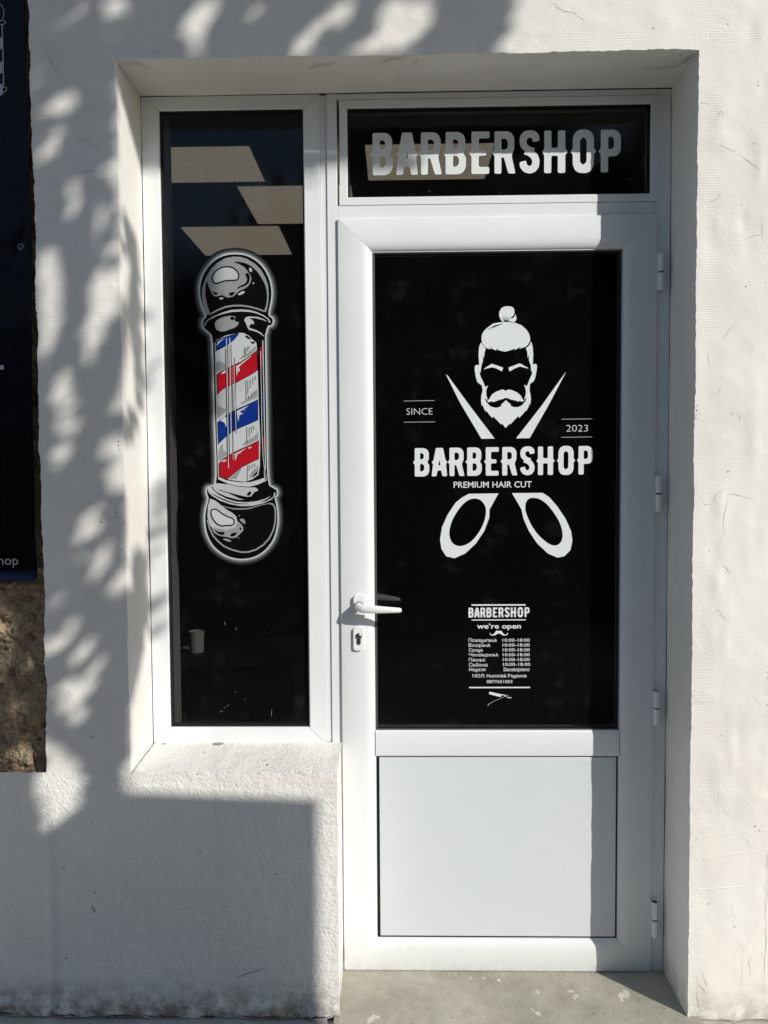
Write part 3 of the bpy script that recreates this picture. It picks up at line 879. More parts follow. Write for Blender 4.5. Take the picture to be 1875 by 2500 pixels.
GL['S'] = ([(126, 187), (122, 222), (97, 245), (65, 249), (33, 245), (8, 222), (1, 190), (8, 152), (36, 126), (27, 110), (46, 106), (73, 90), (82, 68), (76, 48), (62, 41), (48, 50), (42, 76),
            (0, 64), (6, 34), (30, 7), (65, -2), (98, 7), (122, 36), (126, 76), (113, 110), (88, 132), (98, 146), (72, 150), (50, 166), (43, 186), (54, 204), (68, 208), (80, 200), (84, 180)], [])
GL['H'] = ([(0, 0), (44, 0), (44, 100), (84, 100), (84, 0), (130, 0), (130, 106), (147, 122), (130, 138), (130, 245), (84, 245), (84, 145), (44, 145), (44, 245), (0, 245), (0, 138), (-16, 122), (0, 106)], [])
GL['O'] = ([(0, 48), (14, 14), (42, -2), (88, -2), (116, 14), (130, 48), (130, 106), (146, 122), (130, 138), (130, 200), (116, 233), (88, 248), (42, 248), (14, 233), (0, 200), (0, 138), (-16, 122), (0, 106)],
           [[(44, 62), (64, 44), (85, 62), (85, 188), (64, 206), (44, 188)]])
GL['P'] = ([(0, 0), (45, 0), (45, 92), (88, 92), (112, 106), (123, 132), (123, 205), (108, 232), (82, 245), (0, 245), (0, 138), (-16, 122), (0, 106)],
           [[(45, 134), (68, 134), (81, 148), (81, 190), (70, 206), (45, 206)]])
ADV = [('B', 45), ('A', 190), ('R', 345), ('B', 498), ('E', 658), ('R', 800), ('S', 953), ('H', 1107), ('O', 1283), ('P', 1455)]
def sign_word(mb, Y, pb, pe, ptop, mi=0):
    """pb, pe: photo points at the feet of the first and last letters; ptop: above the first letter"""
    a, e, t_ = at(*pb, Y), at(*pe, Y), at(*ptop, Y)
    s = (e.x-a.x)/1410.0; sz = (t_.z-a.z)/245.0; dz = (e.z-a.z)/1410.0
    for ch, x in ADV:
        o, hs = GL[ch]
        def mp(lp, r):
            return [(a.x+(x-45+p[0])*s, a.z+p[1]*sz+dz*(x-45+p[0])) for p in rounded(lp, r)]
        mb.flat([mp(o, 11)]+[mp(h_, 9) for h_ in hs], Y, mi)
def text(mb, body, Y, x0, y0, x1, y1, mi=0, bold=0.0):
    """text fitted into a photo box (x0,y0)-(x1,y1) on the plane y = Y"""
    cu = bpy.data.curves.new('t', 'FONT'); cu.body = body; cu.resolution_u = 3; cu.offset = bold
    ob = bpy.data.objects.new('t', cu); COL.objects.link(ob)
    me = bpy.data.meshes.new_from_object(ob)
    vs = [v.co.copy() for v in me.vertices]
    bx0, bx1 = min(v.x for v in vs), max(v.x for v in vs); by0, by1 = min(v.y for v in vs), max(v.y for v in vs)
    A, B_ = at(x0, (y0+y1)/2, Y), at(x1, (y0+y1)/2, Y)
    zt_, zb_ = at((x0+x1)/2, y0, Y).z, at((x0+x1)/2, y1, Y).z
    mb.add([(A.x+(v.x-bx0)/(bx1-bx0)*(B_.x-A.x), Y, zb_+(v.y-by0)/(by1-by0)*(zt_-zb_)) for v in vs],
           [tuple(p.vertices) for p in me.polygons], mi)
    bpy.data.objects.remove(ob); bpy.data.curves.remove(cu); bpy.data.meshes.remove(me)

TY = D+.0125
b = MB(); sign_word(b, TY, (910, 428), (1466.4, 421), (910, 324.7))
b.build('transom_lettering', 'print_white', trw, smooth=0)

DY = L+.0160
b = MB(); sign_word(b, DY, (1012.7, 1163.5), (1412.2, 1158.6), (1012.7, 1094.2))
b.build('door_lettering', 'print_white', door, smooth=0)
f4 = xz(DY, 950, 700, .3315)
for nm, bd, box, ln, bo in [('since_lettering', 'SINCE', (128, 895, 320, 942), [((108, 842), (335, 838)), ((108, 998), (340, 995))], -.018),
                            ('year_lettering', '2023', (1305, 1018, 1464, 1067), [((1267, 976), (1502, 973)), ((1267, 1109), (1502, 1106))], -.018),
                            ('motto_lettering', 'PREMIUM HAIR CUT', (475, 1434, 1050, 1480), [], .008)]:
    b = MB(); text(b, bd, DY, 950+box[0]*.3315, 700+box[1]*.3315, 950+box[2]*.3315, 700+box[3]*.3315, 0, bo)
    for a, c in ln: b.stroke(f4([a, c]), .0008, DY)
    b.build(nm, 'print_white', door, smooth=0)

fh = xz(DY, 1130, 730, .14915); fh2 = xz(DY-.0004, 1130, 730, .14915)
b = MB()
b.flat([fh([(645, 370), (610, 320), (592, 260), (600, 200), (635, 145), (690, 120), (760, 118), (810, 130), (840, 165), (845, 215), (838, 255), (805, 290), (785, 312), (800, 322), (830, 305), (855, 270), (862, 245), (870, 280), (872, 300), (880, 310), (875, 340), (845, 380), (800, 372), (750, 362), (738, 345), (715, 358), (690, 350), (680, 368)])], DY)
b.flat([fh([(305, 650), (310, 590), (340, 530), (400, 470), (500, 400), (620, 380), (740, 375), (860, 390), (960, 430), (1040, 500), (1085, 570), (1102, 640), (1098, 690), (1070, 745), (1020, 785), (975, 800), (925, 815), (950, 780), (905, 805), (845, 838), (855, 808), (790, 835), (695, 862), (610, 845), (542, 815), (550, 845), (500, 825), (430, 780), (462, 822), (400, 810), (350, 780), (315, 720)])], DY)
b.flat([fh([(300, 710), (275, 755), (262, 820), (258, 920), (268, 1080), (215, 1080), (195, 1110), (195, 1180), (215, 1290), (240, 1365), (310, 1415), (325, 1500), (300, 1590), (298, 1680), (310, 1755), (325, 1730), (345, 1790), (380, 1855), (385, 1825), (430, 1890), (490, 1955), (490, 1915), (560, 1985), (630, 2055), (640, 2035), (700, 2110), (765, 2040), (775, 2055), (840, 1985), (912, 1910), (920, 1950), (985, 1880), (1035, 1815), (1035, 1840), (1075, 1770), (1090, 1710), (1100, 1740), (1115, 1650), (1108, 1570), (1092, 1490), (1100, 1390), (1160, 1345), (1185, 1285), (1205, 1190), (1215, 1110), (1210, 1075), (1185, 1060), (1145, 1070), (1152, 900), (1145, 800), (1130, 730), (1112, 692), (1100, 745), (1060, 785), (1030, 800), (1055, 870), (1060, 965), (1085, 915), (1080, 1000), (1110, 1080), (1120, 1190), (1135, 1185), (1130, 1235), (1090, 1320), (1050, 1425), (1000, 1405), (1020, 1450), (1035, 1520), (1020, 1600), (1000, 1650), (1050, 1605), (1020, 1680), (960, 1745), (900, 1770), (830, 1770), (775, 1740), (785, 1720), (750, 1700), (705, 1655), (660, 1700), (625, 1725), (640, 1745), (580, 1775), (520, 1780), (450, 1755), (390, 1695), (360, 1630), (408, 1650), (385, 1580), (382, 1500), (410, 1415), (365, 1440), (340, 1370), (290, 1270), (272, 1190), (290, 1205), (300, 1110), (328, 1010), (325, 930), (345, 970), (355, 880), (375, 815), (330, 765)])], DY)
b.flat([fh([(340, 1155), (375, 1120), (470, 1062), (520, 1075), (595, 1100), (660, 1125), (640, 1185), (560, 1140), (480, 1118), (400, 1135)])], DY)
b.flat([fh([(745, 1125), (820, 1095), (925, 1055), (975, 1070), (1000, 1095), (1050, 1115), (1075, 1140), (1010, 1125), (935, 1105), (850, 1135), (765, 1185)])], DY)
b.flat([fh([(395, 1670), (430, 1640), (475, 1565), (540, 1520), (640, 1482), (670, 1485), (700, 1505), (740, 1482), (800, 1490), (880, 1525), (940, 1570), (980, 1640), (1005, 1670), (960, 1680), (930, 1665), (905, 1680), (860, 1660), (800, 1650), (750, 1630), (700, 1615), (660, 1635), (600, 1650), (560, 1665), (490, 1690), (480, 1670), (430, 1690)])], DY)
b.flat([fh2([(390, 520), (440, 475), (520, 435), (600, 412), (680, 400), (600, 425), (585, 435), (530, 455), (480, 490), (510, 455), (450, 480)])], DY-.0004, 1)
for k in range(-4, 5):
    b.stroke(fh2([(714+k*7, 362), (712+k*14, 330), (710+k*17, 300-10*(4-abs(k)))]), [.0007, .0005, .0002], DY-.0004, 1)
b.build('bearded_head_emblem', ['print_white', 'print_black'], door, smooth=0)
b = MB(); b.flat([f4([(418, 645), (432, 655), (600, 885), (777, 1118), (680, 1120), (520, 850)])], DY)
b.build('scissor_blade', 'print_white', door, smooth=0)
b = MB(); b.flat([f4([(1303, 628), (1170, 880), (1035, 1115), (935, 1117), (1120, 880), (1292, 640)])], DY)
b.build('scissor_blade', 'print_white', door, smooth=0)
b = MB(); b.flat([f4([(588, 1525), (805, 1522), (740, 1640), (738, 1700), (700, 1800), (640, 1890), (560, 1965), (480, 2000), (420, 1985), (385, 1930), (375, 1860), (390, 1770), (430, 1680), (490, 1590), (540, 1550)]),
        f4(smoothed([(620, 1560), (670, 1570), (705, 1610), (713, 1660), (700, 1730), (660, 1810), (600, 1880), (530, 1910), (475, 1895), (448, 1850), (445, 1790), (470, 1710), (520, 1630), (570, 1580)]))], DY)
b.build('finger_ring', 'print_white', door, smooth=0)
b = MB(); b.flat([f4([(905, 1520), (1130, 1518), (1180, 1550), (1240, 1620), (1300, 1710), (1340, 1800), (1350, 1870), (1335, 1940), (1290, 1985), (1240, 1995), (1170, 1965), (1090, 1890), (1030, 1800), (990, 1710), (975, 1640)]),
        f4(smoothed([(1050, 1555), (1110, 1565), (1170, 1610), (1230, 1690), (1265, 1760), (1278, 1830), (1265, 1880), (1230, 1905), (1180, 1895), (1110, 1840), (1050, 1760), (1010, 1670), (1003, 1620), (1015, 1575)]))], DY)
b.build('finger_ring', 'print_white', door, smooth=0)

S5 = .1507
def t5(body, x0, y0, x1, y1, bold=.012): text(b, body, DY, 1100+x0*S5, 1440+y0*S5, 1100+x1*S5, 1440+y1*S5, 0, bold)
b = MB()
f5 = xz(DY, 1100, 1440, S5)
sign_word(b, DY, (1143.9, 1507.8), (1280.8, 1506.6), (1143.9, 1483.8))
for q in [[(340, 235), (1215, 233), (1215, 256), (340, 258)], [(343, 481), (1218, 478), (1218, 494), (343, 497)], [(300, 1573), (1288, 1571), (1288, 1592), (300, 1594)]]:
    b.flat([f5(q)], DY)
t5("we’re open", 425, 545, 1140, 655, .02)
b.flat([f5(smoothed([(635, 695), (655, 722), (690, 722), (720, 690), (745, 660), (781, 668), (815, 660), (840, 690), (870, 722), (905, 722), (928, 692), (926, 718), (900, 738), (850, 738), (783, 705), (715, 738), (660, 738), (636, 716)], 3))], DY)
rows = [('Понеgeлнuk', 755, 785, 862), ('Вmорнuk', 650, 866, 940), ('Сряgа', 518, 948, 1016), ('Чеmвърmъk', 778, 1022, 1094), ('Пеmъk', 568, 1104, 1162), ('Събоmа', 598, 1182, 1244), ('Неgеля', 568, 1262, 1335)]
for k, (wd, x1, y0, y1) in enumerate(rows):
    t5(wd, 292+k*1.2, y0, x1, y1, .002)
    if k < 6: t5('10:00-18:00', 842+k*1.5, 790+k*78.5, 1282+(10 if k == 5 else 0), 840+k*78.5, .002)
t5('Заmворено', 852, 1256, 1280, 1335, .006)
t5('МОЛ: Нuколай Раgанов', 358, 1362, 1230, 1436, .006)
t5('0877651003', 585, 1462, 1002, 1512, .004)
b.flat([f5([(625, 1655), (660, 1655), (830, 1695), (812, 1736), (780, 1730), (625, 1690)])], DY)
b.flat([f5([(830, 1692), (880, 1700), (903, 1722), (895, 1738), (868, 1712), (826, 1706)])], DY)
b.flat([f5([(922, 1728), (960, 1748), (985, 1738), (991, 1746), (960, 1760), (918, 1744)])], DY)
b.stroke(f5([(608, 1882), (612, 1858), (640, 1838), (700, 1806), (760, 1778), (830, 1748), (900, 1716), (938, 1702)]), [.0009, .0010, .0007, .0005, .0005, .0005, .0007, .0006], DY)
b.build('opening_hours_lettering', 'print_white', door, smooth=0)

# ---- barber pole print on the tall window
PY = D+.0125
mats = ['print_black', 'print_grey', 'print_light', 'print_pole', 'print_blue', 'print_red']
c3 = lambda k: xz(PY-.0003*k, 440, 580, .3709)
cA = lambda k: xz(PY-.0003*k, 470, 600, .1326)
cB = lambda k: xz(PY-.0003*k, 480, 800, .17174)
cC = lambda k: xz(PY-.0003*k, 470, 1140, .13864)
SIL = smoothed([(365, 110), (450, 125), (530, 180), (580, 260), (600, 345), (596, 420), (580, 505), (605, 533), (609, 558), (597, 577), (578, 581), (564, 625), (558, 690), (566, 1150), (575, 1580), (608, 1645), (632, 1660), (636, 1690), (622, 1712), (632, 1760), (640, 1830), (636, 1900), (612, 1985), (560, 2055), (490, 2100), (400, 2115), (310, 2095), (230, 2040), (182, 1960), (165, 1870), (170, 1790), (187, 1722), (177, 1683), (180, 1650), (212, 1636), (240, 1570), (226, 1100), (215, 690), (190, 625), (162, 600), (150, 575), (155, 540), (172, 518), (147, 450), (131, 375), (135, 300), (160, 230), (210, 165), (280, 122)], 3)
b = MB()
n = len(SIL); ctr = []
def off(d):
    out = []
    for i in range(n):
        a, p_, c_ = Vector(SIL[i-2]), Vector(SIL[i]), Vector(SIL[(i+2) % n])
        t_ = (c_-a).normalized(); out.append((p_.x+t_.y*d, p_.y-t_.x*d))
    return out
levels = [(-6, 1.0), (4, 1.0), (8, .6), (14, .30), (22, .11), (31, .035), (42, 0.0)]
rings = [xz(PY, 440, 580, .3709)(off(d)) for d, _ in levels]
b.ink = []
vs = []; fs = []
for (d, ink), rg in zip(levels, rings):
    vs += [(x, PY, z) for x, z in rg]; b.ink += [ink]*n
for k in range(len(levels)-1):
    for i in range(n):
        j = (i+1) % n; fs.append((k*n+i, k*n+j, (k+1)*n+j, (k+1)*n+i))
b.add(vs, fs)
b.build('printed_halo', 'print_glow', win, smooth=0)
b = MB()
def fl(fn, k, lp, mi, sm=True, holes=()):
    b.flat([fn(k)(smoothed(lp, 3) if sm else lp)]+[fn(k)(h_) for h_ in holes], PY-.0003*k, mi)
b.flat([c3(1)(off(0))], PY-.0003, 0)
# upper globe
fl(cA, 2, [(320, 1235), (290, 1275), (250, 1275), (210, 1160), (175, 1000), (170, 850), (190, 740), (240, 600), (330, 440), (450, 320), (600, 230), (750, 200), (880, 205), (1000, 240), (1150, 330), (1260, 440), (1340, 580), (1390, 720), (1405, 880), (1395, 1050), (1360, 1215), (1310, 1215), (1330, 1170), (1360, 1080), (1375, 940), (1365, 820), (1330, 700), (1270, 590), (1190, 470), (1080, 370), (950, 310), (830, 290), (755, 305), (850, 335), (950, 390), (1000, 450), (1060, 530), (1085, 600), (1070, 670), (1030, 740), (960, 790), (860, 830), (800, 890), (740, 940), (640, 955), (550, 905), (480, 925), (420, 935), (360, 890), (320, 800), (280, 700), (270, 640), (240, 720), (235, 880), (255, 1010), (285, 1130)], 1, False)
fl(cA, 3, [(390, 600), (420, 500), (500, 430), (620, 400), (740, 420), (820, 490), (835, 570), (800, 620), (640, 625), (520, 660), (420, 680)], 2)
loop = smoothed([(360, 580), (395, 500), (460, 440), (540, 400), (640, 383), (720, 395), (790, 440), (840, 500), (850, 560), (835, 610), (790, 632), (640, 640), (560, 655), (480, 685), (410, 690), (372, 650)], 3)
b.stroke(cA(4)(loop), .0034, PY-.0012, 0, True)
fl(cA, 4, [(975, 530), (1000, 500), (1030, 510), (1055, 560), (1050, 640), (1020, 700), (950, 745), (880, 765), (830, 800), (825, 785), (860, 745), (930, 715), (980, 680), (1005, 630), (1000, 585)], 0)
fl(cA, 4, [(365, 830), (400, 850), (455, 865), (450, 900), (415, 895), (380, 865)], 0)
fl(cA, 4, [(675, 885), (700, 860), (760, 850), (775, 870), (740, 910), (690, 915)], 0)
for e in [(1070, 445, 25, 42, -25), (1120, 687, 12, 18), (900, 872, 68, 24, -26), (530, 970, 40, 20, -10)]: fl(cA, 3, ell(*e), 2, False)
b.stroke(cA(3)(smoothed([(320, 1262), (450, 1190), (600, 1128), (750, 1102), (900, 1102), (1050, 1122), (1200, 1162), (1320, 1205)], 1)), .0042, PY-.0009, 1)
b.stroke(cA(3)([(340, 1350), (430, 1290), (560, 1240), (720, 1200), (900, 1190), (1050, 1200), (1180, 1232), (1300, 1285), (1390, 1345), (1428, 1415)]), [.001, .0022, .004, .0055, .0055, .005, .004, .003, .003, .004], PY-.0009, 2)
b.stroke(cA(3)([(222, 1480), (236, 1425), (300, 1355), (420, 1285)]), [.003, .0024, .002, .001], PY-.0009, 2)
fl(cA, 3, [(410, 1450), (440, 1380), (520, 1330), (620, 1300), (720, 1290), (795, 1312), (775, 1345), (790, 1390), (850, 1410), (840, 1450), (790, 1500), (700, 1535), (600, 1570), (520, 1578), (440, 1540)], 1)
fl(cA, 4, ell(735, 1335, 42, 32), 0, False)
fl(cA, 3, [(950, 1370), (980, 1315), (1060, 1300), (1200, 1310), (1310, 1350), (1375, 1395), (1270, 1360), (1150, 1332), (1045, 1330), (1090, 1360), (1130, 1400), (1130, 1445), (1080, 1435), (1040, 1480), (1050, 1510), (1180, 1555), (1260, 1600), (1310, 1655), (1310, 1670), (1240, 1615), (1160, 1578), (1040, 1548), (1005, 1490), (980, 1420)], 2, False)
# glass tube and stripes
fl(cB, 2, [(590, 75), (660, 72), (740, 110), (790, 165), (850, 215), (862, 330), (880, 980), (905, 1600), (900, 1960), (880, 2090), (800, 2150), (700, 2190), (560, 2180), (430, 2150), (312, 2120), (300, 1700), (285, 1000), (270, 350), (275, 180), (420, 110)], 3, False)
for lp in [[(275, 490), (330, 480), (400, 510), (415, 575), (300, 625), (280, 640)], [(600, 460), (640, 410), (740, 350), (845, 255), (845, 300), (760, 385)],
           [(620, 1080), (690, 1030), (800, 940), (865, 860), (868, 985), (740, 1045), (640, 1088)], [(310, 1890), (308, 1780), (330, 1700), (372, 1640), (375, 1720), (440, 1800), (340, 1885)],
           [(650, 1680), (690, 1620), (800, 1560), (875, 1480), (880, 1580), (720, 1665)], [(440, 2145), (560, 2030), (650, 1985), (600, 2080), (570, 2150)],
           [(300, 1290), (298, 1110), (420, 1160), (415, 1200)], [(290, 930), (420, 850), (560, 790), (680, 740), (660, 900), (420, 960), (300, 1010)], [(740, 2120), (790, 2040), (880, 1960), (875, 2060), (800, 2140)]]:
    fl(cB, 3, lp, 1 if lp[0][0] != 290 else 2, False)
def stripe(lp, mi):
    k = cB(4)(lp); b.flat([k], PY-.0012, mi); b.stroke(cB(5)(lp), .0016, PY-.0015, 0, True)
stripe([(283, 185), (330, 160), (460, 115), (590, 77), (598, 88), (540, 160), (480, 210), (400, 265), (272, 333)], 4)
stripe([(286, 665), (350, 620), (500, 545), (640, 480), (760, 400), (855, 315), (872, 600), (780, 660), (650, 730), (540, 790), (420, 840), (350, 890), (295, 955)], 5)
stripe([(300, 1350), (350, 1300), (430, 1240), (560, 1165), (700, 1105), (870, 1020), (872, 1310), (760, 1360), (640, 1410), (520, 1465), (400, 1560), (312, 1655)], 4)
stripe([(320, 1925), (400, 1850), (520, 1780), (640, 1720), (760, 1670), (882, 1600), (880, 1865), (780, 1910), (640, 1980), (540, 2060), (430, 2148), (322, 2118)], 5)
for lp in [[(560, 548), (600, 525), (790, 390), (740, 440), (640, 520), (600, 560), (570, 690)], [(570, 1185), (640, 1150), (740, 1105), (700, 1140), (620, 1190), (590, 1340)],
           [(335, 1320), (400, 1260), (430, 1280), (422, 1420), (395, 1350)], [(540, 1795), (640, 1745), (710, 1705), (660, 1748), (580, 1802), (550, 1900)],
           [(735, 1700), (785, 1690), (770, 1715), (735, 1718)], [(340, 650), (420, 590), (410, 640), (380, 655)], [(285, 260), (300, 200), (400, 145), (340, 195)], [(350, 1900), (410, 1870), (425, 1885), (390, 1910)]]:
    fl(cB, 6, lp, 3, False)
for e in [(600, 600, 12, 28), (625, 1220, 14, 20), (655, 1218, 7, 9), (680, 1172, 8, 8), (620, 1785, 6, 8)]: fl(cB, 6, ell(*e), 3, False)
for (a, c, w) in [((425, 150), (455, 2000), .0020), ((470, 140), (492, 1500), .0020), ((530, 480), (562, 1490), .0016), ((500, 560), (520, 1880), .0012)]:
    b.stroke(cB(7)([a, c]), [w*.3, w] if False else w, PY-.0021, 3)
for (a, c, w) in [((412, 300), (438, 1850), .0012), ((442, 230), (470, 1950), .0014), ((490, 240), (522, 1790), .0012), ((540, 420), (572, 1500), .0011), ((512, 820), (540, 1480), .0010)]:
    b.stroke(cB(8)([a, c]), w, PY-.0024, 0)
for (a, c) in [((680, 280), (682, 410)), ((702, 280), (703, 370)), ((730, 265), (730, 335)), ((755, 262), (755, 290)), ((700, 750), (705, 1020)), ((730, 740), (730, 945)), ((763, 730), (763, 860)), ((800, 700), (800, 810)), ((835, 680), (835, 750)),
               ((740, 965), (742, 1015)), ((785, 925), (785, 980)), ((820, 905), (822, 950)), ((715, 1410), (717, 1640)), ((752, 1415), (752, 1555)), ((785, 1400), (785, 1500)), ((815, 1395), (815, 1450)), ((725, 1960), (722, 2180)), ((752, 1950), (752, 2030)), ((790, 1940), (790, 2000)), ((825, 1930), (825, 1980))]:
    b.stroke(cB(7)([a, c]), .0011, PY-.0021, 0)
for lp in [[(690, 112), (720, 110), (770, 155), (760, 165), (715, 145)], [(770, 195), (820, 200), (830, 225), (790, 222)], [(800, 2110), (830, 2070), (868, 2045), (865, 2080), (820, 2115)]]: fl(cB, 6, lp, 0, False)
b.stroke(cB(3)([(940, 180), (952, 700), (965, 1400), (978, 1900), (978, 2170)]), .0026, PY-.0009, 3)
b.stroke(cB(3)([(908, 330), (920, 900), (930, 1500), (945, 1850), (975, 2080)]), .0016, PY-.0009, 3)
for lp, mi in [([(903, 275), (932, 275), (935, 540), (915, 540)], 5), ([(922, 925), (944, 920), (945, 1255), (928, 1255)], 4), ([(930, 1545), (955, 1545), (958, 1800), (940, 1800)], 5)]: fl(cB, 2, lp, mi, False)
b.stroke(cB(3)([(263, 215), (275, 800), (290, 1500), (308, 2120)]), .0015, PY-.0009, 3)
# lower cup and globe
fl(cC, 3, [(450, 170), (600, 235), (800, 268), (1000, 270), (1150, 230), (1265, 190), (1258, 60), (1292, 60), (1305, 240), (1150, 310), (1000, 350), (830, 340), (640, 300), (450, 215)], 3, False)
fl(cC, 3, [(350, 330), (390, 285), (470, 290), (620, 305), (830, 352), (1000, 362), (1100, 360), (1150, 390), (1150, 420), (1090, 440), (1060, 480), (1030, 520), (950, 525), (800, 490), (600, 440), (460, 392), (470, 412), (650, 472), (820, 552), (910, 576), (800, 576), (600, 522), (450, 455), (370, 390)], 2, False)
fl(cC, 4, [(955, 495), (990, 440), (1025, 430), (1035, 460), (1000, 505)], 0)
fl(cC, 3, [(265, 390), (300, 352), (338, 352), (352, 392), (450, 480), (600, 562), (780, 612), (950, 622), (1130, 602), (1280, 560), (1385, 505), (1300, 572), (1180, 622), (1300, 600), (1420, 530), (1442, 450), (1456, 440), (1456, 500), (1400, 570), (1250, 640), (1050, 686), (850, 690), (650, 652), (480, 592), (350, 512), (290, 460)], 2, False)
b.stroke(cC(4)([(335, 465), (450, 530), (600, 598), (780, 648), (980, 650)]), [.001, .0026, .003, .0026, .001], PY-.0012, 0)
fl(cC, 3, [(310, 557), (400, 592), (500, 670), (600, 750), (700, 810), (770, 870), (790, 960), (860, 1010), (890, 1060), (890, 1120), (830, 1180), (770, 1240), (700, 1255), (600, 1230), (470, 1210), (380, 1160), (300, 1000), (262, 880), (270, 700)], 2, False)
fl(cC, 4, [(300, 1010), (340, 1060), (450, 1080), (600, 1110), (760, 1060), (790, 980), (862, 1012), (885, 1080), (860, 1140), (770, 1232), (700, 1248), (600, 1222), (470, 1204), (385, 1155)], 1, False)
b.stroke(cC(3)([(262, 930), (300, 1080), (360, 1210), (450, 1310), (560, 1400), (700, 1460), (850, 1500), (980, 1498), (1120, 1455), (1250, 1370), (1350, 1260), (1420, 1120), (1455, 980), (1462, 850), (1455, 730), (1420, 660), (1350, 640)]), .0042, PY-.0009, 1)
b.stroke(cC(3)([(500, 678), (600, 710), (700, 735), (850, 742), (1000, 730), (1200, 672), (1350, 640)]), [.001, .002, .003, .0035, .003, .002, .002], PY-.0009, 1)
hl = smoothed([(330, 770), (380, 742), (440, 760), (520, 822), (620, 875), (700, 905), (735, 952), (718, 1010), (650, 1032), (560, 1030), (520, 1042), (430, 1000), (370, 930), (332, 850)], 3)
b.flat([cC(5)(hl)], PY-.0015, 3)
b.stroke(cC(6)(hl), .0034, PY-.0018, 0, True)
for lp in [[(395, 1100), (450, 1140), (550, 1145), (565, 1170), (530, 1200), (470, 1185), (412, 1142)], [(665, 1200), (700, 1165), (770, 1155), (780, 1170), (740, 1215), (690, 1225)], ell(847, 1090, 16, 22)]: fl(cC, 5, lp, 0)
for lp in [[(830, 930), (870, 910), (915, 930), (930, 1000), (880, 980)], [(540, 1275), (580, 1260), (660, 1285), (680, 1315), (620, 1310)], ell(822, 858, 9, 12), ell(815, 1252, 9, 9)]: fl(cC, 4, lp, 1)
b.build('barber_pole_print', mats, win, smooth=0)
# dust and scratches on the glass
b = MB()
g_ = random.Random(3)
for (px, py, l_, a_) in [(549, 1522, 9, 88), (577, 1535, 8, 62), (540, 1737, 8, 18), (548, 1728, 4, 60), (556, 1722, 5, 25), (447, 1378, 2, 0), (605, 1410, 2, 0), (450, 1748, 2, 0), (726, 1714, 3, 30), (598, 1707, 4, 20),
                         (663, 1740, 20, 84), (575, 1690, 6, 100), (645, 1543, 3, 0), (1048, 467, 4, 35), (1220, 470, 3, 20)]:
    Y = PY if px < 760 else TY
    q = at(px, py, Y); l_ *= .0011; a_ = math.radians(a_)
    b.stroke([(q.x-l_/2*math.cos(a_), q.z-l_/2*math.sin(a_)), (q.x, q.z+.0003), (q.x+l_/2*math.cos(a_), q.z+l_/2*math.sin(a_))], [.0003, .0012, .0003], Y-.0005)
b.build('dust', 'print_grey', win, smooth=0)['kind'] = 'stuff'

# ------------------------------------------------------------------ banner on the stone
ban = thing('banner', 'glossy navy and black vinyl banner with metal eyelets hung on the stone', 'banner', (-1.2, .02, 1.13))
BY = .016
xe = [at(62, 0, BY).x, at(91, 1420, BY).x]
zb = at(60, 1420, BY).z
def bedge(z):
    t = (at(62, 0, BY).z-z)/(at(62, 0, BY).z-zb); return xe[0]+(xe[1]-xe[0])*t+.0015*math.sin(z*7)
def by_(x, z):
    y = BY+.004*math.sin(z*5.1+x*3)+.002*noise.noise(Vector((x*8, z*6, 0)))
    dx, dz = x-(-.78), z-1.13
    if dz < .22: y -= .008*(1-dz/.22)*max(0, math.sin((x*34+z*22)))**3
    q = at(47, 600, BY); r = math.hypot(x-q.x, z-q.z)
    return y-.004*math.exp(-(r/.05)**2)*math.cos(8*math.atan2(z-q.z, x-q.x))*.35+.003*math.exp(-(r/.03)**2)
b = MB(); NX, NZ = 90, 130
vs = []
for j in range(NZ+1):
    for i in range(NX+1):
        z = zb+(3.3-zb)*(j/NZ)**1.25; xr_ = bedge(z)
        if z-zb < .02: xr_ -= .012*(1-math.sqrt(max(0, 1-(1-(z-zb)/.02)**2)))
        x = xr_-1.25*(1-i/NX)**1.6
        vs.append((x, by_(x, z)+(-.006 if z-zb < .02 and i < NX-2 else 0)*(1-(z-zb)/.02), z))
fs = []; hem = []
b.add(vs, [])
for j in range(NZ):
    for i in range(NX):
        b.f.append([j*(NX+1)+i, j*(NX+1)+i+1, (j+1)*(NX+1)+i+1, (j+1)*(NX+1)+i])
        zc = vs[j*(NX+1)][2]
        b.m.append(1 if zc-zb < .024 else 0)
sheet_o = b.build('vinyl_sheet', ['banner', 'banner_hem'], ban, smooth=80)
md = sheet_o.modifiers.new('thickness', 'SOLIDIFY'); md.thickness = .0012; md.offset = 1
for (px, py) in [(47, 600)]:
    q = at(px, py, BY-.004); yy = by_(q.x, q.z)
    b = MB(); b.tube([(q.x+.0062*math.cos(t), yy-.0035, q.z+.0062*math.sin(t)) for t in (2*math.pi*k/20 for k in range(21))], .0019, 8, 0, False)
    b.disc((q.x, q.z), .0055, yy-.0028, 16, 1)
    b.build('eyelet', ['chrome', 'black'], ban, smooth=60)
b = MB()
def on_banner(o):
    for k in range(o, len(b.v)):
        x, y, z = b.v[k]; b.v[k] = (x, by_(x, z)-.0032, z)
text(b, 'barbershop', BY, -106, 1357, 46, 1386); on_banner(0); b.build('lettering', 'banner_print', ban, smooth=0); b = MB()
fb = xz(BY, 0, 0, .2411)
b.flat([xz(BY)([(-60, 892), (12, 892), (12, 903), (-60, 903)])], BY); on_banner(0); b.build('printed_bar', 'banner_print', ban, smooth=0); b = MB()
def strk(lp, w): b.stroke(fb(lp), w, BY)
strk([(-40, 15), (-10, 30), (20, 60), (45, 100), (55, 140), (50, 180), (32, 222)], .0015)
strk(smoothed([(-60, 262), (35, 262), (62, 252), (66, 238), (55, 225), (35, 222), (-60, 250)], 3)+[(-60, 262)], .0017)
strk([(34, 262), (38, 500), (42, 892)], .0026)
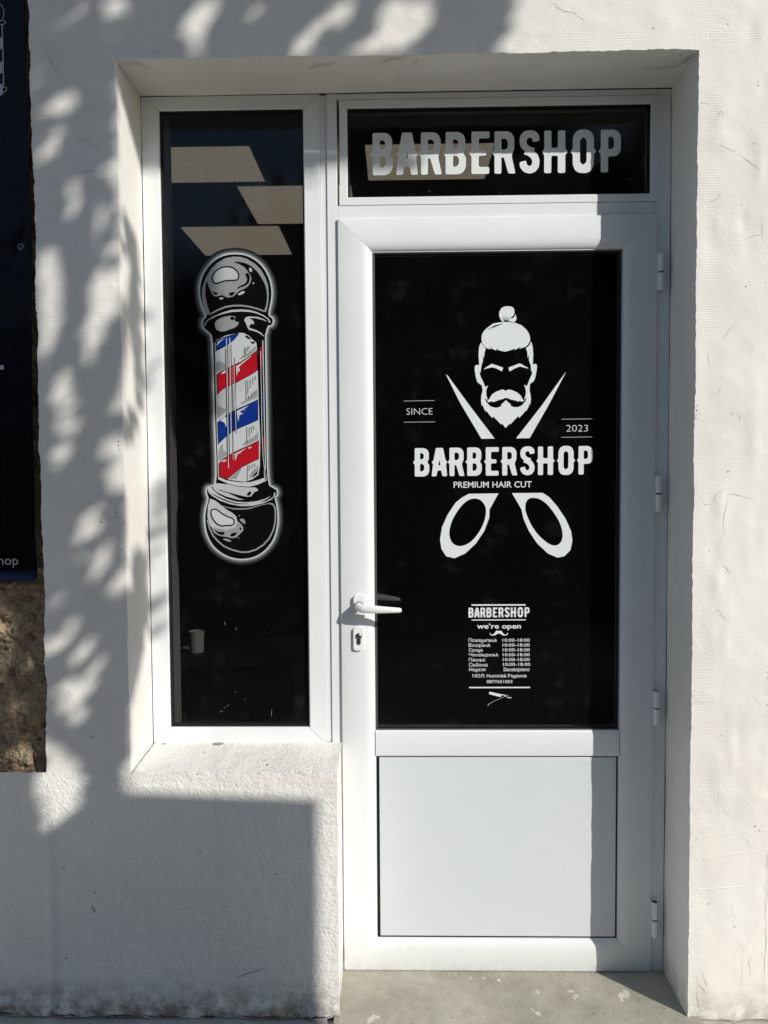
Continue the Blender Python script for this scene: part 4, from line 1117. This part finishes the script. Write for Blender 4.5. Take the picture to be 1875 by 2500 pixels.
strk(smoothed([(-60, 932), (50, 932), (68, 922), (70, 905), (60, 892), (-60, 892)], 3)+[(-60, 932)], .0017)
strk([(45, 934), (20, 955), (-20, 985)], .0015)
for k, zt_ in enumerate([390, 630, 850]):
    b.flat([fb([(-60, zt_+45), (30, zt_-2), (33, zt_+110), (-60, zt_+165)])], BY)
on_banner(0)
b.build('pole_drawing', 'banner_print', ban, smooth=0)

# ------------------------------------------------------------------ room behind the film
room = facade
YI = D+.06; ZC = 2.87
b = MB()
b.box(-3, 3.2, YI, 7, -.06, -.01, 0)
b.build('room_floor', 'interior_dark', room)
b = MB()
b.box(-3.1, -3, YI, 7, -.1, ZC, 0); b.box(3.2, 3.3, YI, 7, -.1, ZC, 0); b.box(-3, 3.2, 7, 7.1, -.1, ZC, 0)
b.box(-3.1, 3.3, YI+.02, 7.1, ZC+.001, ZC+.08, 0)
b.build('room_walls', 'interior', room)
b = MB()      # inner side of the outside wall, with its jambs round the opening
b.box(-3, XL-.03, YI, YI+.07, 0, ZC+.3, 0); b.box(XR+.03, 3.2, YI, YI+.07, 0, ZC+.3, 0)
b.box(XL-.03, XR+.03, YI, YI+.07, ZT+.03, ZC+.3, 0); b.box(XL-.03, -.02, YI, YI+.07, 0, .60, 0)
b.build('inner_wall', 'interior', room)
xi = at(434, 1650, YI+.02).x
b = MB(); b.box(XL-.03, -.473, D+.045, D+.114, .668, 2.36, 0)
b.build('inner_jamb', 'interior_white', room)
for (px, py, lab) in [(480, 398, 'lit ceiling panel nearest the glass, at the top left of the tall window'),
                      (735, 497, 'lit ceiling panel cut off by the tall window frame at its right side'),
                      (585, 585, 'lit ceiling panel just above the printed barber pole'),
                      (1045, 391, 'lit ceiling panel glowing behind the first letters on the transom'),
                      (873, 470, 'lit ceiling panel low at the left corner of the transom pane')]:
    q = atz(px, py, ZC)
    if px == 873: continue
    t_ = thing('ceiling_light', lab, 'ceiling light', (q.x, q.y, ZC), 'lit panels on the shop ceiling')
    hd = .215 if py < 400 else .30
    b = MB(); b.box(q.x-.30, q.x+.30, q.y-hd, q.y+hd, ZC-.012, ZC+.004, 0)
    b.build('lamp_frame', 'interior_white', t_)
    b = MB(); b.add([(q.x-.29, q.y-hd+.01, ZC-.0135), (q.x+.29, q.y-hd+.01, ZC-.0135), (q.x+.29, q.y+hd-.01, ZC-.0135), (q.x-.29, q.y+hd-.01, ZC-.0135)], [(0, 3, 2, 1)])
    b.build('diffuser', 'led', t_, smooth=0)
CY = .40
q = at(481, 1592, CY); zt_ = at(481, 1540, CY).z
tb = thing('side_table', 'small dark side table standing inside behind the tall window', 'table', (q.x+.1, .45, 0))
b = MB(); b.box(q.x-.12, q.x+.30, .33, .62, q.z-.03, q.z); b.build('table_top', 'table', tb, bevel=.004)
for dx in (-.10, .28):
    for dy in (.35, .60):
        b = MB(); b.box(q.x+dx-.015, q.x+dx+.015, dy-.015, dy+.015, -.01, q.z-.03); b.build('leg', 'table', tb)
cup = thing('cup', 'pale cup dimly visible at the lower left behind the tall window', 'cup', (q.x, CY, q.z))
r = (at(499, 1560, CY).x-at(463, 1560, CY).x)/2; h_ = zt_-q.z
b = MB(); b.lathe_z((q.x, CY, q.z), [(.001, .001), (r*.9, .001), (r*.95, h_*.5), (r, h_*.9), (r*1.07, h_*.92), (r*1.07, h_), (r*.95, h_), (r*.85, .01), (.001, .008)], 24)
b.build('cup_body', 'cup', cup, smooth=40)
e = at(442, 1582, CY)
b = MB(); b.tube([(q.x-r*.95, CY, q.z+.012), (e.x, CY, e.z)], [.010, .0006], 10); b.build('spout', 'cup', cup, smooth=40)

# ------------------------------------------------------------------ across the pavement: added shadow box, tree, far trees
def sp(p): return (p.x+1.075*p.y, p.z+.81*p.y)     # where the sunray through p meets the plane of the wall
T = 2.2
gx0, gz = -.052, .560
caster = thing('shadow_box', 'plain grey box out of view, added to cast the straight shadow below the window', 'wall', (gx0+1.075*T, -T, 0))
b = MB()  # unseen box, shaped to throw the straight-edged shadow on the lower render
e0 = Vector((gx0+1.075*T, -T)); ed = Vector((-1, .047)).normalized(); dn = Vector((.047, 1)).normalized()*-1
c4 = [e0, e0+ed*.57, e0+ed*.57+dn*.85, e0+dn*.85]
zt_ = gz+.81*T
b.add([(p.x, p.y, z) for z in (-.15, zt_-.06) for p in c4], [(0, 1, 5, 4), (1, 2, 6, 5), (2, 3, 7, 6), (3, 0, 4, 7)])
b.build('box_body', 'shadow_box_coat', caster)
b = MB(); b.add([(p.x, p.y, z) for z in (zt_-.06, zt_) for p in c4], [(0, 1, 5, 4), (1, 2, 6, 5), (2, 3, 7, 6), (3, 0, 4, 7), (4, 5, 6, 7), (0, 3, 2, 1)])
b.build('box_cap', 'shadow_box_coat', caster)

# sunlit patches on the plaster, as outlines on the wall plane
LIT = []
def lit(ox, oy, s, pts):
    LIT.append([(q.x, q.z) for q in (at(ox+p[0]*s, oy+p[1]*s) for p in pts)])
k4 = .2411; kE = .422; k1 = .5727
for e in [(280, 22, 36, 30), (294, 87, 36, 22), (195, 24, 18, 20), (147, 65, 16, 16), (89, 188, 18, 24), (157, 248, 28, 24), (106, 272, 20, 16), (381, 8, 24, 16), (383, 116, 13, 20), (75, 10, 12, 18), (630, 34, 16, 34, 35), (604, 110, 10, 20), (752, 4, 30, 8), (1187, 4, 16, 8), (129, 349, 20, 50, 33), (180, 475, 20, 56, 4), (246, 550, 14, 60, 3), (258, 418, 14, 16), (110, 395, 16, 14)]:
    lit(0, 0, 1, ell(e[0], e[1], e[2]*1.22, e[3]*1.22, *e[4:]))
lit(600, 0, kE, [(240, 300), (280, 200), (350, 140), (440, 70), (480, 0), (670, 0), (640, 70), (590, 160), (530, 150), (430, 200), (440, 240), (420, 330), (250, 340)])
lit(600, 0, kE, [(500, 330), (560, 270), (700, 230), (760, 180), (730, 100), (760, 30), (820, -30), (1120, -30), (1100, 60), (1120, 110), (1080, 160), (1010, 220), (980, 330)])
lit(600, 0, kE, [(1900, -200), (1600, -120), (1560, 0), (1540, 60), (1490, 110), (1520, 180), (1480, 220), (1420, 240), (1400, 330), (1900, 330)])
lit(0, 0, k1, [(800, -20), (940, -20), (930, 60), (890, 140), (870, 260), (790, 260), (790, 180), (740, 170), (750, 110), (790, 50)])
F = lambda pts: lit(60, 600, k4, pts)
F([(95, 0), (330, 0), (340, 120), (400, 200), (400, 330), (430, 450), (420, 700), (370, 850), (320, 960), (250, 1100), (220, 1190), (150, 1200), (110, 1000), (105, 300)])
F([(700, 0), (950, 0), (950, 130), (840, 190), (760, 170), (710, 80)])
F([(720, 230), (860, 190), (960, 300), (960, 560), (890, 800), (840, 900), (790, 1000), (730, 1120), (680, 1230), (600, 1210), (570, 1080), (540, 960), (550, 780), (610, 640), (650, 480), (650, 330)])
F([(340, 1240), (440, 1160), (480, 1300), (520, 1500), (540, 1659), (530, 1760), (500, 1940), (420, 1990), (330, 1900), (300, 1660), (260, 1560), (290, 1340)])
F([(980, 1240), (860, 1200), (800, 1290), (900, 1350), (980, 1400)])
F([(640, 1659), (760, 1560), (900, 1500), (980, 1659), (860, 1760), (780, 1850), (680, 1880), (640, 1800)])
Gc = lambda pts: lit(60, 1000, k4, pts)
Gc([(300, 380), (420, 370), (510, 430), (480, 530), (380, 610), (280, 630), (240, 560), (270, 460)])
Gc([(720, 340), (800, 270), (900, 250), (990, 300), (970, 500), (850, 480), (760, 520), (700, 470)])
Gc([(800, 560), (900, 520), (990, 560), (970, 800), (850, 880), (800, 800), (780, 650)])
Gc([(440, 830), (540, 830), (530, 950), (430, 1030), (350, 1070), (380, 950)])
Gc([(560, 1010), (700, 970), (800, 960), (800, 1080), (830, 1150), (800, 1240), (700, 1300), (620, 1380), (500, 1380), (430, 1390), (490, 1290), (540, 1200), (520, 1100)])
Gc([(520, 1450), (650, 1420), (680, 1480), (600, 1570), (500, 1560)])
Gc([(740, 1400), (880, 1330), (920, 1450), (880, 1600), (740, 1740), (660, 1800), (600, 1760), (690, 1530)])
Hc = lambda pts: lit(60, 1400, k4, pts)
Hc([(880, 20), (1020, 0), (1020, 260), (900, 270), (850, 180)])
Hc([(180, 150), (400, 150), (440, 210), (370, 330), (330, 480), (280, 650), (230, 800), (185, 850)])
Hc([(430, 410), (560, 400), (560, 500), (490, 680), (370, 830), (270, 820), (330, 640)])
Hc([(640, 590), (740, 610), (780, 700), (700, 800), (560, 900), (440, 970), (370, 1000), (440, 880), (540, 720)])
Hc([(760, 780), (830, 820), (780, 960), (700, 1120), (620, 1280), (580, 1340), (640, 1330), (700, 1380), (640, 1500), (480, 1580), (430, 1480), (300, 1350), (230, 1250), (330, 1140), (520, 1050), (640, 950)])
lit(0, 0, 1, [(102, 1806), (145, 1812), (186, 1842), (210, 1888), (214, 1915), (204, 1950), (150, 2015), (100, 2040), (90, 1965), (74, 1930), (96, 1880)])
# on the stone
for e in [(30, 1500, 26, 40), (70, 1560, 14, 40), (35, 1610, 24, 30), (70, 1690, 20, 30), (20, 1700, 14, 40), (80, 1840, 16, 40), (20, 1800, 16, 24)]: lit(0, 0, 1, ell(*e))
# shade that falls into the recess, on the left reveal and on the window frame
DARK = []
def dark(pts, conv, dens):
    DARK.append(([sp(conv(*p)) for p in pts], dens))
rv = lambda px, py: atx(px, py, XL)
fr = lambda px, py: at(px, py, D)
def sc_(ox, oy, s, pts): return [(ox+p[0]*s, oy+p[1]*s) for p in pts]
dark(sc_(60, 1400, k4, [(1110, 0), (1240, -60), (1262, 300), (1235, 620), (1195, 750), (1180, 900), (1100, 1150), (1045, 1400), (1030, 1300), (1030, 200), (1080, 190)]), rv, 4.2)
dark(sc_(60, 1000, k4, [(1110, 1450), (1240, 1440), (1245, 1680), (1110, 1680)]), rv, 3.5)
dark(sc_(60, 600, k4, [(1070, -200), (1110, -200), (1135, 300), (1175, 1000), (1190, 1659), (1140, 1659), (1095, 900), (1060, 300)]), rv, 2.6)
dark(sc_(60, 600, k4, [(1160, 300), (1195, 500), (1222, 1300), (1225, 1659), (1190, 1659), (1175, 1000)]), rv, 1.2)
dark(sc_(60, 600, k4, [(980, 500), (1030, 500), (1010, 760), (985, 960)]), rv, 1.5)
dark(sc_(60, 1000, k4, [(1000, 130), (1100, -20), (1150, 100), (1080, 240), (1000, 360)]), rv, 2.0)
dark(sc_(60, 600, k4, [(990, -400), (1060, -400), (1060, 0), (1000, 200)]), rv, 1.5)
dark(sc_(60, 1000, k4, [(1250, 720), (1450, 700), (1466, 1250), (1440, 1400), (1260, 1659)]), fr, 1.1)
dark(sc_(60, 1400, k4, [(1265, 320), (1475, 170), (1475, 230), (1265, 400)]), fr, 1.6)
dark(sc_(60, 1400, k4, [(1270, 570), (1480, 420), (1480, 520), (1270, 640)]), fr, 1.5)
dark(sc_(60, 600, k4, [(1235, 1250), (1420, 930), (1425, 1060), (1240, 1330)]), fr, .7)
dark(sc_(60, 600, k4, [(1200, 330), (1400, 200), (1405, 300), (1205, 430)]), fr, .35)
dark([(746, 400), (790, 385), (800, 420), (752, 470)], fr, .7)
dark([(790, 360), (815, 358), (815, 385), (795, 385)], fr, 1.2)
DARK.append(([(-.235, 1.74), (-.13, 1.70), (-.13, 2.44), (-.235, 2.44)], 3.0))
def inside(pt, poly):
    x, y = pt; c_ = False; j = len(poly)-1
    for i in range(len(poly)):
        xi_, yi_ = poly[i]; xj, yj = poly[j]
        if (yi_ > y) != (yj > y) and x < (xj-xi_)*(y-yi_)/(yj-yi_)+xi_: c_ = not c_
        j = i
    return c_
BOX = [(min(p[0] for p in l_), max(p[0] for p in l_), min(p[1] for p in l_), max(p[1] for p in l_)) for l_ in LIT]
def is_lit(x, z):
    for l_, (a, b_, c_, d_) in zip(LIT, BOX):
        if a <= x <= b_ and c_ <= z <= d_ and inside((x, z), l_): return True
    return False
tree = thing('street_tree', 'young broadleaf tree across the pavement whose shade dapples the wall', 'tree', (3.05, -4.3, -.14))
lr = random.Random(11)
lv = []; lf = []
A1 = Vector((1, 1.075, 0)).normalized(); A2 = SUNN.cross(A1).normalized()
def leaf(x, z, t, size):
    c_ = Vector((x, 0, z))+SUN*t
    a = lr.uniform(0, 2*math.pi); tilt = lr.uniform(-.7, .7)
    u = (A1*math.cos(a)+A2*math.sin(a)); v = (A2*math.cos(a)-A1*math.sin(a))*math.cos(tilt)+SUNN*math.sin(tilt)
    o = len(lv)
    w_ = size*.62
    lv.extend([tuple(c_-u*size), tuple(c_+v*w_-u*size*.15), tuple(c_+u*size), tuple(c_-v*w_-u*size*.15)])
    lf.append((o, o+1, o+2, o+3))
def try_leaf(x, z, tmin=2.3, tmax=3.1, size=(.014, .030)):
    s = lr.uniform(*size)
    k_ = lr.choice((0, .25, .5, .5))
    for dx, dz in ((0, 0), (s*k_, 0), (-s*k_, 0), (0, s*k_), (0, -s*k_)):
        if is_lit(x+dx, z+dz): return False
    leaf(x, z, lr.uniform(tmin, tmax), s); return True
for k in range(16000):            # crown over the strip left of the opening
    x = lr.uniform(-.98, XL-.012); z = lr.uniform(.28, 2.72)
    if x > -.552 and z < .66: continue
    if z < .565 and x > -.66: continue
    if x < -.735 and .64 < z < 1.13 and lr.random() < .8: continue
    try_leaf(x, z)
for k in range(9500):            # crown over the lintel
    x = lr.uniform(XL-.02, .42); z = lr.uniform(ZT-.03, 2.75)
    if z < 2.40 and lr.random() < .35: continue
    try_leaf(x, z)
for poly, dens in DARK:
    x0, x1 = min(p[0] for p in poly), max(p[0] for p in poly); z0, z1 = min(p[1] for p in poly), max(p[1] for p in poly)
    for k in range(int((x1-x0)*(z1-z0)*dens/.0008)):
        x = lr.uniform(x0, x1); z = lr.uniform(z0, z1)
        if inside((x, z), poly): leaf(x, z, lr.uniform(2.3, 3.1), lr.uniform(.016, .030))
for k in range(2600):            # the rest of the crown, beyond the picture
    a = lr.uniform(0, 2*math.pi); r = math.sqrt(lr.random())*1.5
    x = -1.45+r*math.cos(a)*.95; z = 2.35+r*math.sin(a)
    if x > -.98 and z < 2.72: continue
    if x > .3: continue
    leaf(x, z, lr.uniform(2.6, 4.6), lr.uniform(.035, .06))
b = MB(); b.add(lv, lf); b.build('crown', 'leaf', tree, smooth=0)
b = MB()
b.tube([(3.05, -4.3, -.16), (3.02, -4.25, 1.2), (2.95, -4.1, 2.6), (2.80, -3.9, 3.6), (2.55, -3.7, 4.6), (2.3, -3.5, 5.3)], [.11, .09, .075, .06, .04, .012], 12)
b.build('trunk', 'bark', tree, smooth=60)
for pts in [[(2.95, -4.1, 2.6), (2.5, -3.7, 3.3), (2.1, -3.4, 3.9), (1.9, -3.3, 4.4)], [(2.9, -4.0, 3.0), (3.2, -3.8, 3.7), (3.4, -3.7, 4.5), (3.5, -3.6, 5.0)],
            [(2.8, -3.9, 3.6), (2.4, -4.2, 4.3), (2.0, -4.3, 5.0)], [(2.55, -3.7, 4.6), (3.0, -3.5, 5.1), (3.4, -3.3, 5.3)]]:
    b = MB(); b.tube(pts, [.045-.011*k for k in range(len(pts))], 8); b.build('limb', 'bark', tree, smooth=60)

fr_ = random.Random(5)
def far_tree(x, y, h, w, seed):
    t_ = thing('evergreen_tree', 'dark dense evergreen in the row across the street', 'tree', (x, y, -.14), 'evergreen trees in a row across the street')
    g2 = random.Random(seed); b = MB(); vs = []; fs = []
    cl = []
    for k in range(100):
        u = g2.random(); zz_ = .5+(h-.6)*u; rr = w*(1-.75*u**1.6)*g2.uniform(.35, 1)
        a = g2.uniform(0, 6.283); cl.append((x+rr*math.cos(a), y+rr*math.sin(a), zz_))
    for c_ in cl:
        for k in range(62):
            p = Vector(c_)+Vector((g2.gauss(0, .3), g2.gauss(0, .3), g2.gauss(0, .3)))
            d1 = Vector((g2.uniform(-1, 1), g2.uniform(-1, 1), g2.uniform(-1, 1))).normalized(); d2 = d1.orthogonal().normalized()
            s_ = g2.uniform(.10, .22); o = len(vs)
            vs += [tuple(p-d1*s_), tuple(p+d2*s_*.5), tuple(p+d1*s_), tuple(p-d2*s_*.5)]; fs.append((o, o+1, o+2, o+3))
    b.add(vs, fs); b.build('crown', 'needle', t_, smooth=0)
    b = MB(); b.tube([(x, y, -.2), (x+.05, y, h*.5), (x, y, h*.85)], [.2, .13, .03], 8); b.build('trunk', 'bark', t_, smooth=60)
for (x, y, h, w) in [(-5.6, -10.5, 4.3, 1.5), (-3.4, -9.9, 4.2, 1.4), (-1.5, -9.6, 5.2, 1.3), (.3, -9.3, 8.3, 1.5), (1.75, -9.6, 8.8, 1.25), (-7.8, -10.8, 4.0, 1.5), (3.3, -10.4, 6.0, 1.4), (4.9, -10.6, 5.0, 1.2)]:
    far_tree(x, y, h, w, int(x*10)+99)
b = MB()
hv = []; hf = []
for k in range(9000):
    p = Vector((fr_.uniform(-16, 14), -8.6+fr_.uniform(-.7, .7), fr_.uniform(-.1, 2.6)))
    d1 = Vector((fr_.uniform(-1, 1), fr_.uniform(-1, 1), fr_.uniform(-1, 1))).normalized(); d2 = d1.orthogonal().normalized(); s_ = fr_.uniform(.1, .22)
    o = len(hv); hv += [tuple(p-d1*s_), tuple(p+d2*s_*.55), tuple(p+d1*s_), tuple(p-d2*s_*.55)]; hf.append((o, o+1, o+2, o+3))
b.add(hv, hf)
tag(b.build('hedge', 'needle', smooth=0), 'long dark clipped hedge along the far side of the street', 'hedge')
